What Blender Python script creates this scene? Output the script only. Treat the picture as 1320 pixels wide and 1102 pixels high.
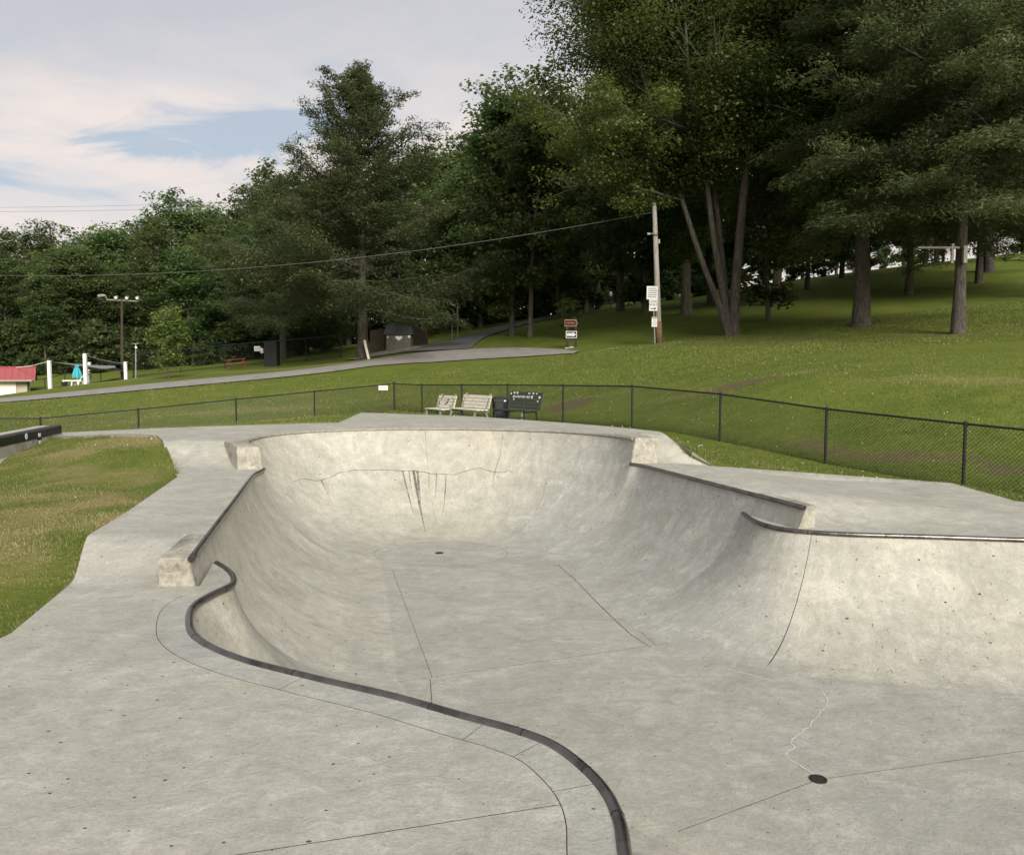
import bpy, bmesh, math, random
import numpy as np
from mathutils import Vector, Matrix
from mathutils.geometry import delaunay_2d_cdt
from mathutils.bvhtree import BVHTree

for o in list(bpy.data.objects):
    bpy.data.objects.remove(o)
S = bpy.context.scene
C = S.collection
R_ = math.radians
random.seed(7)
RNG = np.random.default_rng(7)

# ------------------------------------------------------------------ camera
CAMZ = 1.65
PITCH = math.atan(71 / 1000)
cam_d = bpy.data.cameras.new('camera')
cam = bpy.data.objects.new('camera', cam_d)
C.objects.link(cam)
cam.location = (0, 0, CAMZ)
cam.rotation_euler = (math.pi / 2 - PITCH, 0, 0)
cam_d.sensor_width = 36
cam_d.lens = 36 * 1000 / 1320
cam_d.clip_start = 0.05
cam_d.clip_end = 2000
S.camera = cam

# ------------------------------------------------------------------ sky and sun
SUN_EL, SUN_AZ = R_(27), R_(160)      # azimuth clockwise from +Y (view direction): behind the camera, to the right
W = bpy.data.worlds.new('World')
S.world = W
W.use_nodes = True
wn = W.node_tree
wn.nodes.clear()


def nd(nt, typ, **kw):
    n = nt.nodes.new(typ)
    for k, v in kw.items():
        setattr(n, k, v)
    return n


def setin(n, **kw):
    for k, v in kw.items():
        n.inputs[k.replace('_', ' ')].default_value = v
    return n


def ramp(nt, fac, stops, interp='LINEAR'):
    r = nt.nodes.new('ShaderNodeValToRGB')
    r.color_ramp.interpolation = interp
    els = r.color_ramp.elements
    while len(els) < len(stops):
        els.new(0.5)
    for e, (p, c) in zip(els, stops):
        e.position = p
        e.color = (c, c, c, 1) if isinstance(c, (int, float)) else (*c, 1)
    nt.links.new(fac, r.inputs[0])
    return r.outputs[0]


def mixc(nt, fac, a, b, mode='MIX'):
    m = nt.nodes.new('ShaderNodeMix')
    m.data_type = 'RGBA'
    m.blend_type = mode
    for sock, v in ((m.inputs[0], fac), (m.inputs[6], a), (m.inputs[7], b)):
        if isinstance(v, (int, float)):
            sock.default_value = v
        elif isinstance(v, (tuple, list)):
            sock.default_value = (*v, 1)
        else:
            nt.links.new(v, sock)
    return m.outputs[2]


def math_(nt, op, a, b=None, clamp=False):
    m = nt.nodes.new('ShaderNodeMath')
    m.operation = op
    m.use_clamp = clamp
    for i, v in enumerate((a, b)):
        if v is None:
            continue
        if isinstance(v, (int, float)):
            m.inputs[i].default_value = v
        else:
            nt.links.new(v, m.inputs[i])
    return m.outputs[0]


def noise(nt, vec, scale, detail=4, rough=0.55, dist=0.0, dims='3D'):
    n = nt.nodes.new('ShaderNodeTexNoise')
    n.noise_dimensions = dims
    n.inputs['Scale'].default_value = scale
    n.inputs['Detail'].default_value = detail
    n.inputs['Roughness'].default_value = rough
    n.inputs['Distortion'].default_value = dist
    nt.links.new(vec, n.inputs['Vector'])
    return n.outputs[0]


def mapping(nt, vec, scale=(1, 1, 1), rot=(0, 0, 0), loc=(0, 0, 0)):
    m = nt.nodes.new('ShaderNodeMapping')
    m.inputs['Scale'].default_value = scale
    m.inputs['Rotation'].default_value = rot
    m.inputs['Location'].default_value = loc
    nt.links.new(vec, m.inputs['Vector'])
    return m.outputs[0]


sky = nd(wn, 'ShaderNodeTexSky', sky_type='NISHITA', sun_disc=False)
sky.sun_elevation, sky.sun_rotation = SUN_EL, SUN_AZ
tcw = nd(wn, 'ShaderNodeTexCoord')
sep = nd(wn, 'ShaderNodeSeparateXYZ')
wn.links.new(tcw.outputs['Generated'], sep.inputs[0])
zc = math_(wn, 'ADD', math_(wn, 'MAXIMUM', sep.outputs[2], 0.0), 0.22)
comb = nd(wn, 'ShaderNodeCombineXYZ')
wn.links.new(math_(wn, 'DIVIDE', sep.outputs[0], zc), comb.inputs[0])
wn.links.new(math_(wn, 'DIVIDE', sep.outputs[1], zc), comb.inputs[1])
cvec = comb.outputs[0]
big = noise(wn, mapping(wn, cvec, (0.7, 0.9, 1), (0, 0, R_(-24)), (3.1, 1.7, 0)), 0.95, 7, 0.58, 0.7)
wisp = noise(wn, mapping(wn, cvec, (0.7, 1.2, 1), (0, 0, R_(-30)), (1.2, 5.3, 0)), 2.6, 9, 0.62, 1.4)
cov = math_(wn, 'ADD', math_(wn, 'MULTIPLY', big, 0.80), math_(wn, 'MULTIPLY', wisp, 0.20))
# one torn opening in the cloud sheet, low in the sky
off = nd(wn, 'ShaderNodeVectorMath', operation='SUBTRACT')
wn.links.new(cvec, off.inputs[0])
off.inputs[1].default_value = (-0.66, 1.86, 0)
dist = nd(wn, 'ShaderNodeVectorMath', operation='LENGTH')
wn.links.new(mapping(wn, off.outputs[0], (3.0, 6.5, 1), (0, 0, R_(10))), dist.inputs[0])
hole = ramp(wn, math_(wn, 'ADD', dist.outputs['Value'], math_(wn, 'MULTIPLY', math_(wn, 'SUBTRACT', wisp, 0.5), 2.2)), [(0.35, 1.0), (1.0, 0.0)])
cov = math_(wn, 'SUBTRACT', math_(wn, 'ADD', cov, 0.035), math_(wn, 'MULTIPLY', hole, 0.16))
covm = ramp(wn, cov, [(0.385, 0.0), (0.46, 0.6), (0.55, 1.0)])
tone = noise(wn, mapping(wn, cvec, (0.5, 0.7, 1), (0, 0, R_(-20)), (7, 2, 0)), 1.0, 7, 0.5, 0.8)
hor = ramp(wn, sep.outputs[2], [(0.0, 0.0), (0.22, 0.45), (0.55, 1.0)])
cl_lo = mixc(wn, ramp(wn, tone, [(0.35, 0.0), (0.65, 1.0)]), (0.500, 0.385, 0.305), (0.410, 0.345, 0.305))
cl_hi = mixc(wn, ramp(wn, tone, [(0.36, 0.0), (0.60, 1.0)]), (0.355, 0.340, 0.328), (0.222, 0.234, 0.258))
cl = mixc(wn, hor, cl_lo, cl_hi)
gap = mixc(wn, hor, (0.235, 0.268, 0.302), (0.205, 0.228, 0.258))
skyc = mixc(wn, covm, gap, cl)
bg = nd(wn, 'ShaderNodeBackground')
bg.inputs[1].default_value = 1.0
wo = nd(wn, 'ShaderNodeOutputWorld')
wn.links.new(skyc, bg.inputs[0])
# the Sky Texture is physically bright: it goes in at strength 0.1 under the cloud layer
bgs = nd(wn, 'ShaderNodeBackground')
bgs.inputs[1].default_value = 0.07
wn.links.new(sky.outputs[0], bgs.inputs[0])
wmix = nd(wn, 'ShaderNodeMixShader')
wmix.inputs[0].default_value = 0.86
wn.links.new(bgs.outputs[0], wmix.inputs[1])
wn.links.new(bg.outputs[0], wmix.inputs[2])
wn.links.new(wmix.outputs[0], wo.inputs[0])

sun_d = bpy.data.lights.new('sun', 'SUN')
sun_d.energy = 2.35
sun_d.angle = R_(26)
sun_d.color = (1.0, 0.95, 0.87)
sun = bpy.data.objects.new('sun', sun_d)
C.objects.link(sun)
sdir = Vector((math.sin(SUN_AZ) * math.cos(SUN_EL), math.cos(SUN_AZ) * math.cos(SUN_EL), math.sin(SUN_EL)))
sun.rotation_euler = sdir.to_track_quat('Z', 'Y').to_euler()
sun.location = (20, -30, 40)

vs = S.view_settings
S.display_settings.display_device = 'sRGB'
vs.view_transform = 'Standard'
vs.look = 'None'
vs.exposure = 1.20
vs.gamma = 1.0
vs.use_curve_mapping = False
S.render.engine = 'CYCLES'

# ------------------------------------------------------------------ projection helpers (photo pixel -> place)
_cp, _sp = math.cos(PITCH), math.sin(PITCH)


def ray(px, py):
    a, b = (px - 660) / 1000, (551 - py) / 1000
    return Vector((a, _cp + b * _sp, -_sp + b * _cp))


def D(px, py, y):
    r = ray(px, py)
    return Vector((0, 0, CAMZ)) + r * (y / r.y)


def G(px, py, z):
    r = ray(px, py)
    return Vector((0, 0, CAMZ)) + r * ((z - CAMZ) / r.z)


# ------------------------------------------------------------------ object helpers
def mk(name, verts, faces, mat=None, parent=None, smooth=False, uv=None, attrs=None, world=True, kind=None):
    """one mesh object; world coordinates are moved into the parent's frame (parents are never rotated before this)"""
    v = np.asarray(verts, dtype=np.float32).reshape(-1, 3)
    if parent is not None and world:
        off = np.zeros(3)
        p = parent
        while p is not None:
            off += np.array(p.location)
            p = p.parent
        v = v - off.astype(np.float32)
    me = bpy.data.meshes.new(name)
    if isinstance(faces, np.ndarray):
        nf, k = faces.shape
        me.vertices.add(len(v))
        me.vertices.foreach_set('co', v.ravel())
        me.loops.add(nf * k)
        me.loops.foreach_set('vertex_index', faces.astype(np.int32).ravel())
        me.polygons.add(nf)
        me.polygons.foreach_set('loop_start', np.arange(0, nf * k, k, dtype=np.int32))
        me.update(calc_edges=True)
    else:
        me.from_pydata(v.tolist(), [], faces)
    if smooth:
        me.polygons.foreach_set('use_smooth', np.ones(len(me.polygons), dtype=bool))
    if uv is not None:
        l = me.uv_layers.new(name='UVMap')
        li = np.empty(len(me.loops), dtype=np.int32)
        me.loops.foreach_get('vertex_index', li)
        l.data.foreach_set('uv', np.asarray(uv, dtype=np.float32)[li].ravel())
    for an, av in (attrs or {}).items():
        at = me.attributes.new(an, 'FLOAT', 'POINT')
        at.data.foreach_set('value', np.asarray(av, dtype=np.float32))
    me.update()
    ob = bpy.data.objects.new(name, me)
    if mat:
        me.materials.append(mat)
    C.objects.link(ob)
    if parent is not None:
        ob.parent = parent
    if kind:
        ob['kind'] = kind
    return ob


def tag(o, label, cat, group=None):
    o['label'] = label
    o['category'] = cat
    if group:
        o['group'] = group
    return o


def thing(name, label, cat, loc=(0, 0, 0), group=None, rz=0):
    o = bpy.data.objects.new(name, None)
    o.empty_display_size = 0.2
    C.objects.link(o)
    o.location = loc
    o.rotation_euler.z = rz
    return tag(o, label, cat, group)


def copy_tree(o, parent=None):
    c = o.copy()
    C.objects.link(c)
    if parent is not None:
        c.parent = parent
    for ch in list(o.children):
        copy_tree(ch, c)
    return c


class MB:
    """collects simple solids, becomes one mesh"""

    def __init__(s):
        s.v, s.f = [], []

    def add(s, v, f):
        o = len(s.v)
        s.v += [tuple(p) for p in v]
        s.f += [tuple(i + o for i in q) for q in f]
        return s

    def box(s, c, size, rot=None):
        x, y, z = (d / 2 for d in size)
        pts = [Vector((a * x, b * y, d * z)) for a in (-1, 1) for b in (-1, 1) for d in (-1, 1)]
        if rot is not None:
            pts = [rot @ p for p in pts]
        pts = [p + Vector(c) for p in pts]
        return s.add(pts, [(0, 1, 3, 2), (4, 6, 7, 5), (0, 4, 5, 1), (2, 3, 7, 6), (0, 2, 6, 4), (1, 5, 7, 3)])

    def tube(s, pts, rad, sides=8, caps=True):
        v, f = tube_arrays(pts, rad, sides, caps)
        return s.add(v, f)

    def build(s, name, mat, parent=None, smooth=False, world=True, bevel=0.0, kind=None):
        o = mk(name, s.v, s.f, mat, parent, smooth, world=world, kind=kind)
        if bevel:
            bm = bmesh.new()
            bm.from_mesh(o.data)
            bmesh.ops.bevel(bm, geom=bm.edges[:], offset=bevel, segments=2, affect='EDGES', clamp_overlap=True)
            bm.to_mesh(o.data)
            bm.free()
        return o


def tube_arrays(pts, rad, sides=8, caps=True):
    pts = [Vector(p) for p in pts]
    n = len(pts)
    if isinstance(rad, (int, float)):
        rad = [rad] * n
    V, F = [], []
    up = None
    for i, p in enumerate(pts):
        t = (pts[min(i + 1, n - 1)] - pts[max(i - 1, 0)])
        t = t.normalized() if t.length > 1e-9 else Vector((0, 0, 1))
        if up is None:
            up = t.orthogonal().normalized()
        up = (up - t * up.dot(t))
        up = up.normalized() if up.length > 1e-6 else t.orthogonal().normalized()
        w = t.cross(up)
        for k in range(sides):
            a = 2 * math.pi * k / sides
            V.append(p + (up * math.cos(a) + w * math.sin(a)) * rad[i])
    for i in range(n - 1):
        for k in range(sides):
            k2 = (k + 1) % sides
            F.append((i * sides + k, i * sides + k2, (i + 1) * sides + k2, (i + 1) * sides + k))
    if caps:
        F.append(tuple(range(sides - 1, -1, -1)))
        F.append(tuple((n - 1) * sides + k for k in range(sides)))
    return V, F


def catmull(P, sub=8):
    P = np.asarray(P, dtype=float)
    n = len(P)
    out = []
    for i in range(n - 1):
        p0, p1, p2, p3 = P[max(i - 1, 0)], P[i], P[i + 1], P[min(i + 2, n - 1)]
        d = [max(np.linalg.norm(b[:2] - a[:2]), 1e-6) ** 0.5 for a, b in ((p0, p1), (p1, p2), (p2, p3))]
        m1 = (p2 - p1) if i == 0 else ((p1 - p0) / d[0] - (p2 - p0) / (d[0] + d[1]) + (p2 - p1) / d[1]) * d[1]
        m2 = (p2 - p1) if i == n - 2 else ((p2 - p1) / d[1] - (p3 - p1) / (d[1] + d[2]) + (p3 - p2) / d[2]) * d[1]
        for t in np.arange(sub) / sub:
            t2, t3 = t * t, t ** 3
            out.append((2 * t3 - 3 * t2 + 1) * p1 + (t3 - 2 * t2 + t) * m1 + (-2 * t3 + 3 * t2) * p2 + (t3 - t2) * m2)
    out.append(P[-1])
    return np.array(out)


def sstep(a, b, x):
    t = np.clip((np.asarray(x, dtype=float) - a) / (b - a), 0, 1)
    return t * t * (3 - 2 * t)


def inpoly(pts, poly):
    pts = np.asarray(pts, dtype=float)
    x, y = pts[:, 0], pts[:, 1]
    ins = np.zeros(len(pts), dtype=bool)
    n = len(poly)
    for i in range(n):
        x1, y1 = poly[i][0], poly[i][1]
        x2, y2 = poly[(i + 1) % n][0], poly[(i + 1) % n][1]
        c = ((y1 > y) != (y2 > y)) & (x < (x2 - x1) * (y - y1) / (y2 - y1 + 1e-12) + x1)
        ins ^= c
    return ins


def cdt(loop, extra=(), holes=(), outside=None):
    """triangulate inside a loop (or outside it, over the extra points); returns xy array and triangles"""
    P = [Vector((p[0], p[1])) for p in loop]
    E = [(i, (i + 1) % len(loop)) for i in range(len(loop))]
    for h in holes:
        o = len(P)
        P += [Vector((p[0], p[1])) for p in h]
        E += [(o + i, o + (i + 1) % len(h)) for i in range(len(h))]
    P += [Vector((p[0], p[1])) for p in extra]
    v, e, f, *_ = delaunay_2d_cdt(P, E, [], 0, 1e-5)
    v = np.array([(a.x, a.y) for a in v])
    f = np.array([t for t in f if len(t) == 3], dtype=np.int32)
    cen = v[f].mean(axis=1)
    keep = inpoly(cen, loop)
    if outside:
        keep = ~keep
    for h in holes:
        keep &= ~inpoly(cen, h)
    f = f[keep]
    a, b, c = v[f[:, 0]], v[f[:, 1]], v[f[:, 2]]
    cr = (b[:, 0] - a[:, 0]) * (c[:, 1] - a[:, 1]) - (b[:, 1] - a[:, 1]) * (c[:, 0] - a[:, 0])
    f[cr < 0] = f[cr < 0][:, ::-1]
    return v, f


def gridpts(loop, step, margin=0.04):
    L = np.array([(p[0], p[1]) for p in loop])
    x0, y0 = L.min(0)
    x1, y1 = L.max(0)
    g = np.array([(x, y) for x in np.arange(x0 + step / 2, x1, step) for y in np.arange(y0 + step / 2, y1, step)])
    g = g[inpoly(g, L)]
    # keep clear of the outline
    a, b = L, np.roll(L, -1, axis=0)
    keep = np.ones(len(g), dtype=bool)
    for p, q in zip(a, b):
        d = q - p
        t = np.clip(((g - p) @ d) / (d @ d + 1e-12), 0, 1)
        keep &= np.linalg.norm(g - (p + t[:, None] * d), axis=1) > max(margin, step * 0.3)
    return g[keep]


# ------------------------------------------------------------------ materials
def newmat(name, rough=0.8, spec=0.3):
    m = bpy.data.materials.new(name)
    m.use_nodes = True
    b = m.node_tree.nodes['Principled BSDF']
    b.inputs['Roughness'].default_value = rough
    b.inputs['Specular IOR Level'].default_value = spec
    return m, m.node_tree, b


def plain(name, col, rough=0.6, spec=0.3, metal=0.0, var=0.25, scale=6.0, bump=0.0, stretch=(1, 1, 1)):
    m, nt, b = newmat(name, rough, spec)
    b.inputs['Metallic'].default_value = metal
    tc = nd(nt, 'ShaderNodeTexCoord')
    vec = mapping(nt, tc.outputs['Object'], stretch)
    n = noise(nt, vec, scale, 5, 0.65)
    c2 = tuple(max(0, c * (1 - var)) for c in col)
    c3 = tuple(min(1, c * (1 + var * 0.6)) for c in col)
    nt.links.new(ramp(nt, n, [(0.3, c2), (0.5, col), (0.72, c3)]), b.inputs['Base Color'])
    nt.links.new(math_(nt, 'ADD', math_(nt, 'MULTIPLY', n, 0.3), rough - 0.15), b.inputs['Roughness'])
    if bump:
        bp = nd(nt, 'ShaderNodeBump')
        bp.inputs['Strength'].default_value = bump
        bp.inputs['Distance'].default_value = 0.02
        nt.links.new(noise(nt, vec, scale * 4, 4, 0.6), bp.inputs['Height'])
        nt.links.new(bp.outputs[0], b.inputs['Normal'])
    return m


def concrete(name, wall=False, base=(0.399, 0.384, 0.319), dark=(0.300, 0.289, 0.241), light=(0.497, 0.481, 0.417),
             cool=(0.357, 0.350, 0.304), pits=1.0, rot=0.0):
    m, nt, b = newmat(name, 0.78, 0.25)
    tc = nd(nt, 'ShaderNodeTexCoord')
    uv = tc.outputs['UV']
    geo = nd(nt, 'ShaderNodeNewGeometry')
    pos = geo.outputs['Position']
    big = noise(nt, pos, 0.55, 5, 0.6, 0.4)
    m1 = noise(nt, pos, 1.5, 9, 0.66, 1.2)
    med = noise(nt, pos, 6.5, 8, 0.72, 0.6)
    m3 = noise(nt, pos, 26, 6, 0.78)
    # trowel arcs: the streak direction wanders over the surface
    wv = nd(nt, 'ShaderNodeTexNoise')
    wv.inputs['Scale'].default_value = 0.8
    nt.links.new(uv, wv.inputs['Vector'])
    sw = nd(nt, 'ShaderNodeVectorMath', operation='SCALE')
    sw.inputs['Scale'].default_value = 0.9
    nt.links.new(wv.outputs['Color'], sw.inputs[0])
    ua = nd(nt, 'ShaderNodeVectorMath', operation='ADD')
    nt.links.new(uv, ua.inputs[0])
    nt.links.new(sw.outputs[0], ua.inputs[1])
    uw = ua.outputs[0]
    if wall:
        st = noise(nt, mapping(nt, uw, (6.0, 0.8, 1), (0, 0, R_(18))), 1.8, 8, 0.7, 0.4)
        st2 = noise(nt, mapping(nt, uw, (0.9, 5.0, 1), (0, 0, R_(-25))), 1.6, 8, 0.7, 0.3)
    else:
        st = noise(nt, mapping(nt, uw, (1.0, 5.0, 1), (0, 0, R_(6) + rot)), 1.9, 8, 0.7, 0.4)
        st2 = noise(nt, mapping(nt, uw, (1.3, 3.6, 1), (0, 0, R_(-38) + rot)), 1.9, 8, 0.7, 0.3)
    fine = noise(nt, uv, 60, 5, 0.8)
    grit = noise(nt, uv, 190, 2, 0.6)
    col = mixc(nt, ramp(nt, big, [(0.36, 0.0), (0.62, 0.8)]), base, cool)
    if wall:   # right-hand walls: greyer concrete, with their shade painted into the colour
        ga = nd(nt, 'ShaderNodeAttribute', attribute_name='shade_grey').outputs['Fac']
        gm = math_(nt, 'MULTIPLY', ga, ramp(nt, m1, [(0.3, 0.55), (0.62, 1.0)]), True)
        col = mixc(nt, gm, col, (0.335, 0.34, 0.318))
    tot = math_(nt, 'MULTIPLY', m1, 0.30)
    for q, w in ((med, 0.24), (m3, 0.22), (st, 0.14), (st2, 0.10)):
        tot = math_(nt, 'ADD', tot, math_(nt, 'MULTIPLY', q, w))
    col = mixc(nt, ramp(nt, tot, [(0.503, 0.0), (0.585, 1.0)]), col, light)
    col = mixc(nt, ramp(nt, tot, [(0.415, 1.0), (0.497, 0.0)]), col, dark)
    sc = noise(nt, mapping(nt, uw, (1.6, 14.0, 1) if not wall else (11.0, 1.6, 1), (0, 0, R_(9) + rot)), 2.6, 6, 0.72, 0.3)
    col = mixc(nt, ramp(nt, sc, [(0.60, 0.0), (0.68, 0.6)]), col, light)
    col = mixc(nt, ramp(nt, sc, [(0.30, 0.5), (0.38, 0.0)]), col, dark)
    col = mixc(nt, ramp(nt, fine, [(0.36, 0.45), (0.52, 0.0)]), col, tuple(c * 0.7 for c in dark))
    col = mixc(nt, ramp(nt, grit, [(0.32, 0.30), (0.5, 0.0)]), col, tuple(c * 0.55 for c in dark))
    # bug holes and little dark marks in the surface
    for sc_, rad, gate, stx in ((2.6, 0.026 if not wall else 0.040, 0.35, (1, 1.5, 1)), (5.2, 0.040, 0.50, (1, 1.3, 1)), (1.3, 0.014, 0.3, (1, 1.6, 1))):
        vo = nd(nt, 'ShaderNodeTexVoronoi', voronoi_dimensions='2D')
        vo.inputs['Scale'].default_value = sc_
        vv = mapping(nt, uv, stx, (0, 0, 0.3), (sc_, sc_ * 2, 0))
        wob = nd(nt, 'ShaderNodeVectorMath', operation='ADD')
        nn = nd(nt, 'ShaderNodeTexNoise')
        nn.inputs['Scale'].default_value = 55
        nt.links.new(uv, nn.inputs['Vector'])
        sv = nd(nt, 'ShaderNodeVectorMath', operation='SCALE')
        sv.inputs['Scale'].default_value = 0.012
        nt.links.new(nn.outputs['Color'], sv.inputs[0])
        nt.links.new(vv, wob.inputs[0])
        nt.links.new(sv.outputs[0], wob.inputs[1])
        nt.links.new(wob.outputs[0], vo.inputs['Vector'])
        sx = nd(nt, 'ShaderNodeSeparateColor')
        nt.links.new(vo.outputs['Color'], sx.inputs[0])
        r = math_(nt, 'MULTIPLY', math_(nt, 'SUBTRACT', sx.outputs[0], gate), rad / (1 - gate))
        spot = math_(nt, 'LESS_THAN', vo.outputs['Distance'], r)
        col = mixc(nt, math_(nt, 'MULTIPLY', spot, 0.95 * pits), col, (0.055, 0.048, 0.04))
    nt.links.new(col, b.inputs['Base Color'])
    bp = nd(nt, 'ShaderNodeBump')
    bp.inputs['Strength'].default_value = 0.35
    bp.inputs['Distance'].default_value = 0.004
    h = math_(nt, 'ADD', fine, math_(nt, 'MULTIPLY', grit, 0.6))
    nt.links.new(h, bp.inputs['Height'])
    bp2 = nd(nt, 'ShaderNodeBump')
    bp2.inputs['Strength'].default_value = 0.4
    bp2.inputs['Distance'].default_value = 0.03
    nt.links.new(math_(nt, 'ADD', m1, med), bp2.inputs['Height'])
    nt.links.new(bp2.outputs[0], bp.inputs['Normal'])
    nt.links.new(bp.outputs[0], b.inputs['Normal'])
    nt.links.new(math_(nt, 'ADD', math_(nt, 'MULTIPLY', med, 0.25), 0.62), b.inputs['Roughness'])
    return m


M = {}
M['deck'] = concrete('deck_concrete')
M['band'] = concrete('band_concrete', base=(0.375, 0.362, 0.312), dark=(0.285, 0.276, 0.240), light=(0.470, 0.458, 0.400), cool=(0.338, 0.340, 0.312))
M['floor'] = concrete('floor_concrete', base=(0.361, 0.346, 0.293), dark=(0.278, 0.267, 0.226), light=(0.451, 0.436, 0.379), cool=(0.324, 0.319, 0.283), rot=R_(-8))
M['wall'] = concrete('wall_concrete', wall=True, base=(0.395, 0.376, 0.308), dark=(0.290, 0.276, 0.224), light=(0.500, 0.478, 0.398), cool=(0.355, 0.348, 0.302))
M['block'] = concrete('block_concrete', wall=True, base=(0.405, 0.376, 0.309), dark=(0.180, 0.162, 0.116), light=(0.541, 0.512, 0.444), cool=(0.330, 0.315, 0.263))
M['joint'] = plain('joint_dark', (0.07, 0.062, 0.05), 0.95, 0.1)
M['calcite'] = plain('calcite_line', (0.60, 0.58, 0.52), 0.9, 0.1)
M['steel'] = plain('coping_steel', (0.15, 0.135, 0.125), 0.32, 0.5, metal=0.85, var=0.6, scale=5, stretch=(1, 1, 1), bump=0.15)
M['rim'] = plain('worn_rim_concrete', (0.27, 0.25, 0.215), 0.85, 0.2, var=0.35, scale=12)
M['iron'] = plain('cast_iron', (0.035, 0.030, 0.026), 0.6, 0.4, metal=0.5)
M['black_metal'] = plain('black_coated_metal', (0.012, 0.013, 0.014), 0.5, 0.4)
M['black_plastic'] = plain('black_plastic', (0.016, 0.017, 0.020), 0.5, 0.4, var=0.3)
M['white_paint'] = plain('white_paint', (0.78, 0.77, 0.74), 0.6, 0.3, var=0.12)
M['white_sticker'] = plain('white_sticker', (0.74, 0.74, 0.72), 0.5, 0.3, var=0.1)
M['grey_wood'] = plain('weathered_bench_wood', (0.58, 0.54, 0.46), 0.85, 0.2, var=0.4, scale=7, bump=0.3, stretch=(1, 6, 6))
M['green_wood'] = plain('green_grey_timber', (0.20, 0.20, 0.145), 0.85, 0.2, var=0.4, scale=7, bump=0.3)
M['dark_wood'] = plain('dark_painted_slat', (0.035, 0.045, 0.038), 0.6, 0.35, var=0.4, scale=9)
M['pole_wood'] = plain('pole_wood', (0.34, 0.315, 0.285), 0.9, 0.15, var=0.4, scale=4, bump=0.4, stretch=(6, 6, 0.6))
M['brown_wood'] = plain('brown_board', (0.060, 0.046, 0.034), 0.9, 0.15, var=0.4, scale=5, stretch=(3, 3, 0.5))
M['rust_guard'] = plain('rusty_guard', (0.16, 0.095, 0.06), 0.85, 0.2, var=0.5, scale=5)
M['red_roof'] = plain('red_metal_roof', (0.36, 0.085, 0.085), 0.55, 0.35, var=0.15)
M['cream_wall'] = plain('cream_wall', (0.74, 0.70, 0.60), 0.8, 0.2, var=0.08)
M['tan_wall'] = plain('tan_wall', (0.42, 0.36, 0.27), 0.8, 0.2, var=0.15)
M['dark_roof'] = plain('dark_roof_metal', (0.06, 0.062, 0.068), 0.5, 0.4, var=0.3)
M['shed_door'] = plain('shed_door', (0.13, 0.125, 0.10), 0.8, 0.2, var=0.35, scale=4)
M['teal'] = plain('teal_cloth', (0.06, 0.36, 0.42), 0.85, 0.1, var=0.2)
M['shade_net'] = plain('grey_shade_cloth', (0.24, 0.25, 0.26), 0.85, 0.1, var=0.2)
M['red_plastic'] = plain('red_plastic', (0.17, 0.028, 0.028), 0.6, 0.3, var=0.3)
M['sign_red'] = plain('sign_dark_red', (0.055, 0.014, 0.012), 0.7, 0.2, var=0.2)
M['sign_tan'] = plain('sign_tan', (0.27, 0.145, 0.095), 0.7, 0.2, var=0.2)
M['sign_white'] = plain('sign_white', (0.60, 0.60, 0.57), 0.5, 0.3, var=0.08)
M['sign_black'] = plain('sign_black', (0.012, 0.012, 0.012), 0.6, 0.3)
M['galv'] = plain('galvanised_post', (0.28, 0.27, 0.25), 0.6, 0.4, metal=0.3)
M['lamp_glass'] = plain('lamp_lens', (0.80, 0.80, 0.78), 0.3, 0.5, var=0.05)
M['asphalt'] = plain('asphalt', (0.25, 0.235, 0.215), 0.92, 0.2, var=0.25, scale=1.6)
M['asphalt_dark'] = plain('asphalt_fresh', (0.115, 0.112, 0.108), 0.92, 0.2, var=0.25, scale=1.6)
M['wire'] = plain('cable', (0.17, 0.17, 0.16), 0.7, 0.3)
M['stone'] = plain('pale_stone', (0.38, 0.36, 0.30), 0.9, 0.2, var=0.3)


def stain_mat():
    m, nt, b = newmat('water_stain', 0.9, 0.1)
    tc = nd(nt, 'ShaderNodeTexCoord')
    at = nd(nt, 'ShaderNodeAttribute', attribute_name='fade')
    n = noise(nt, mapping(nt, tc.outputs['Object'], (14, 14, 1.2)), 1.0, 5, 0.7)
    f = math_(nt, 'MULTIPLY', at.outputs['Fac'], ramp(nt, n, [(0.28, 0.25), (0.62, 1.0)]), True)
    b.inputs['Base Color'].default_value = (0.105, 0.095, 0.085, 1)
    nt.links.new(f, b.inputs['Alpha'])
    return m


M['stain'] = stain_mat()


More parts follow.
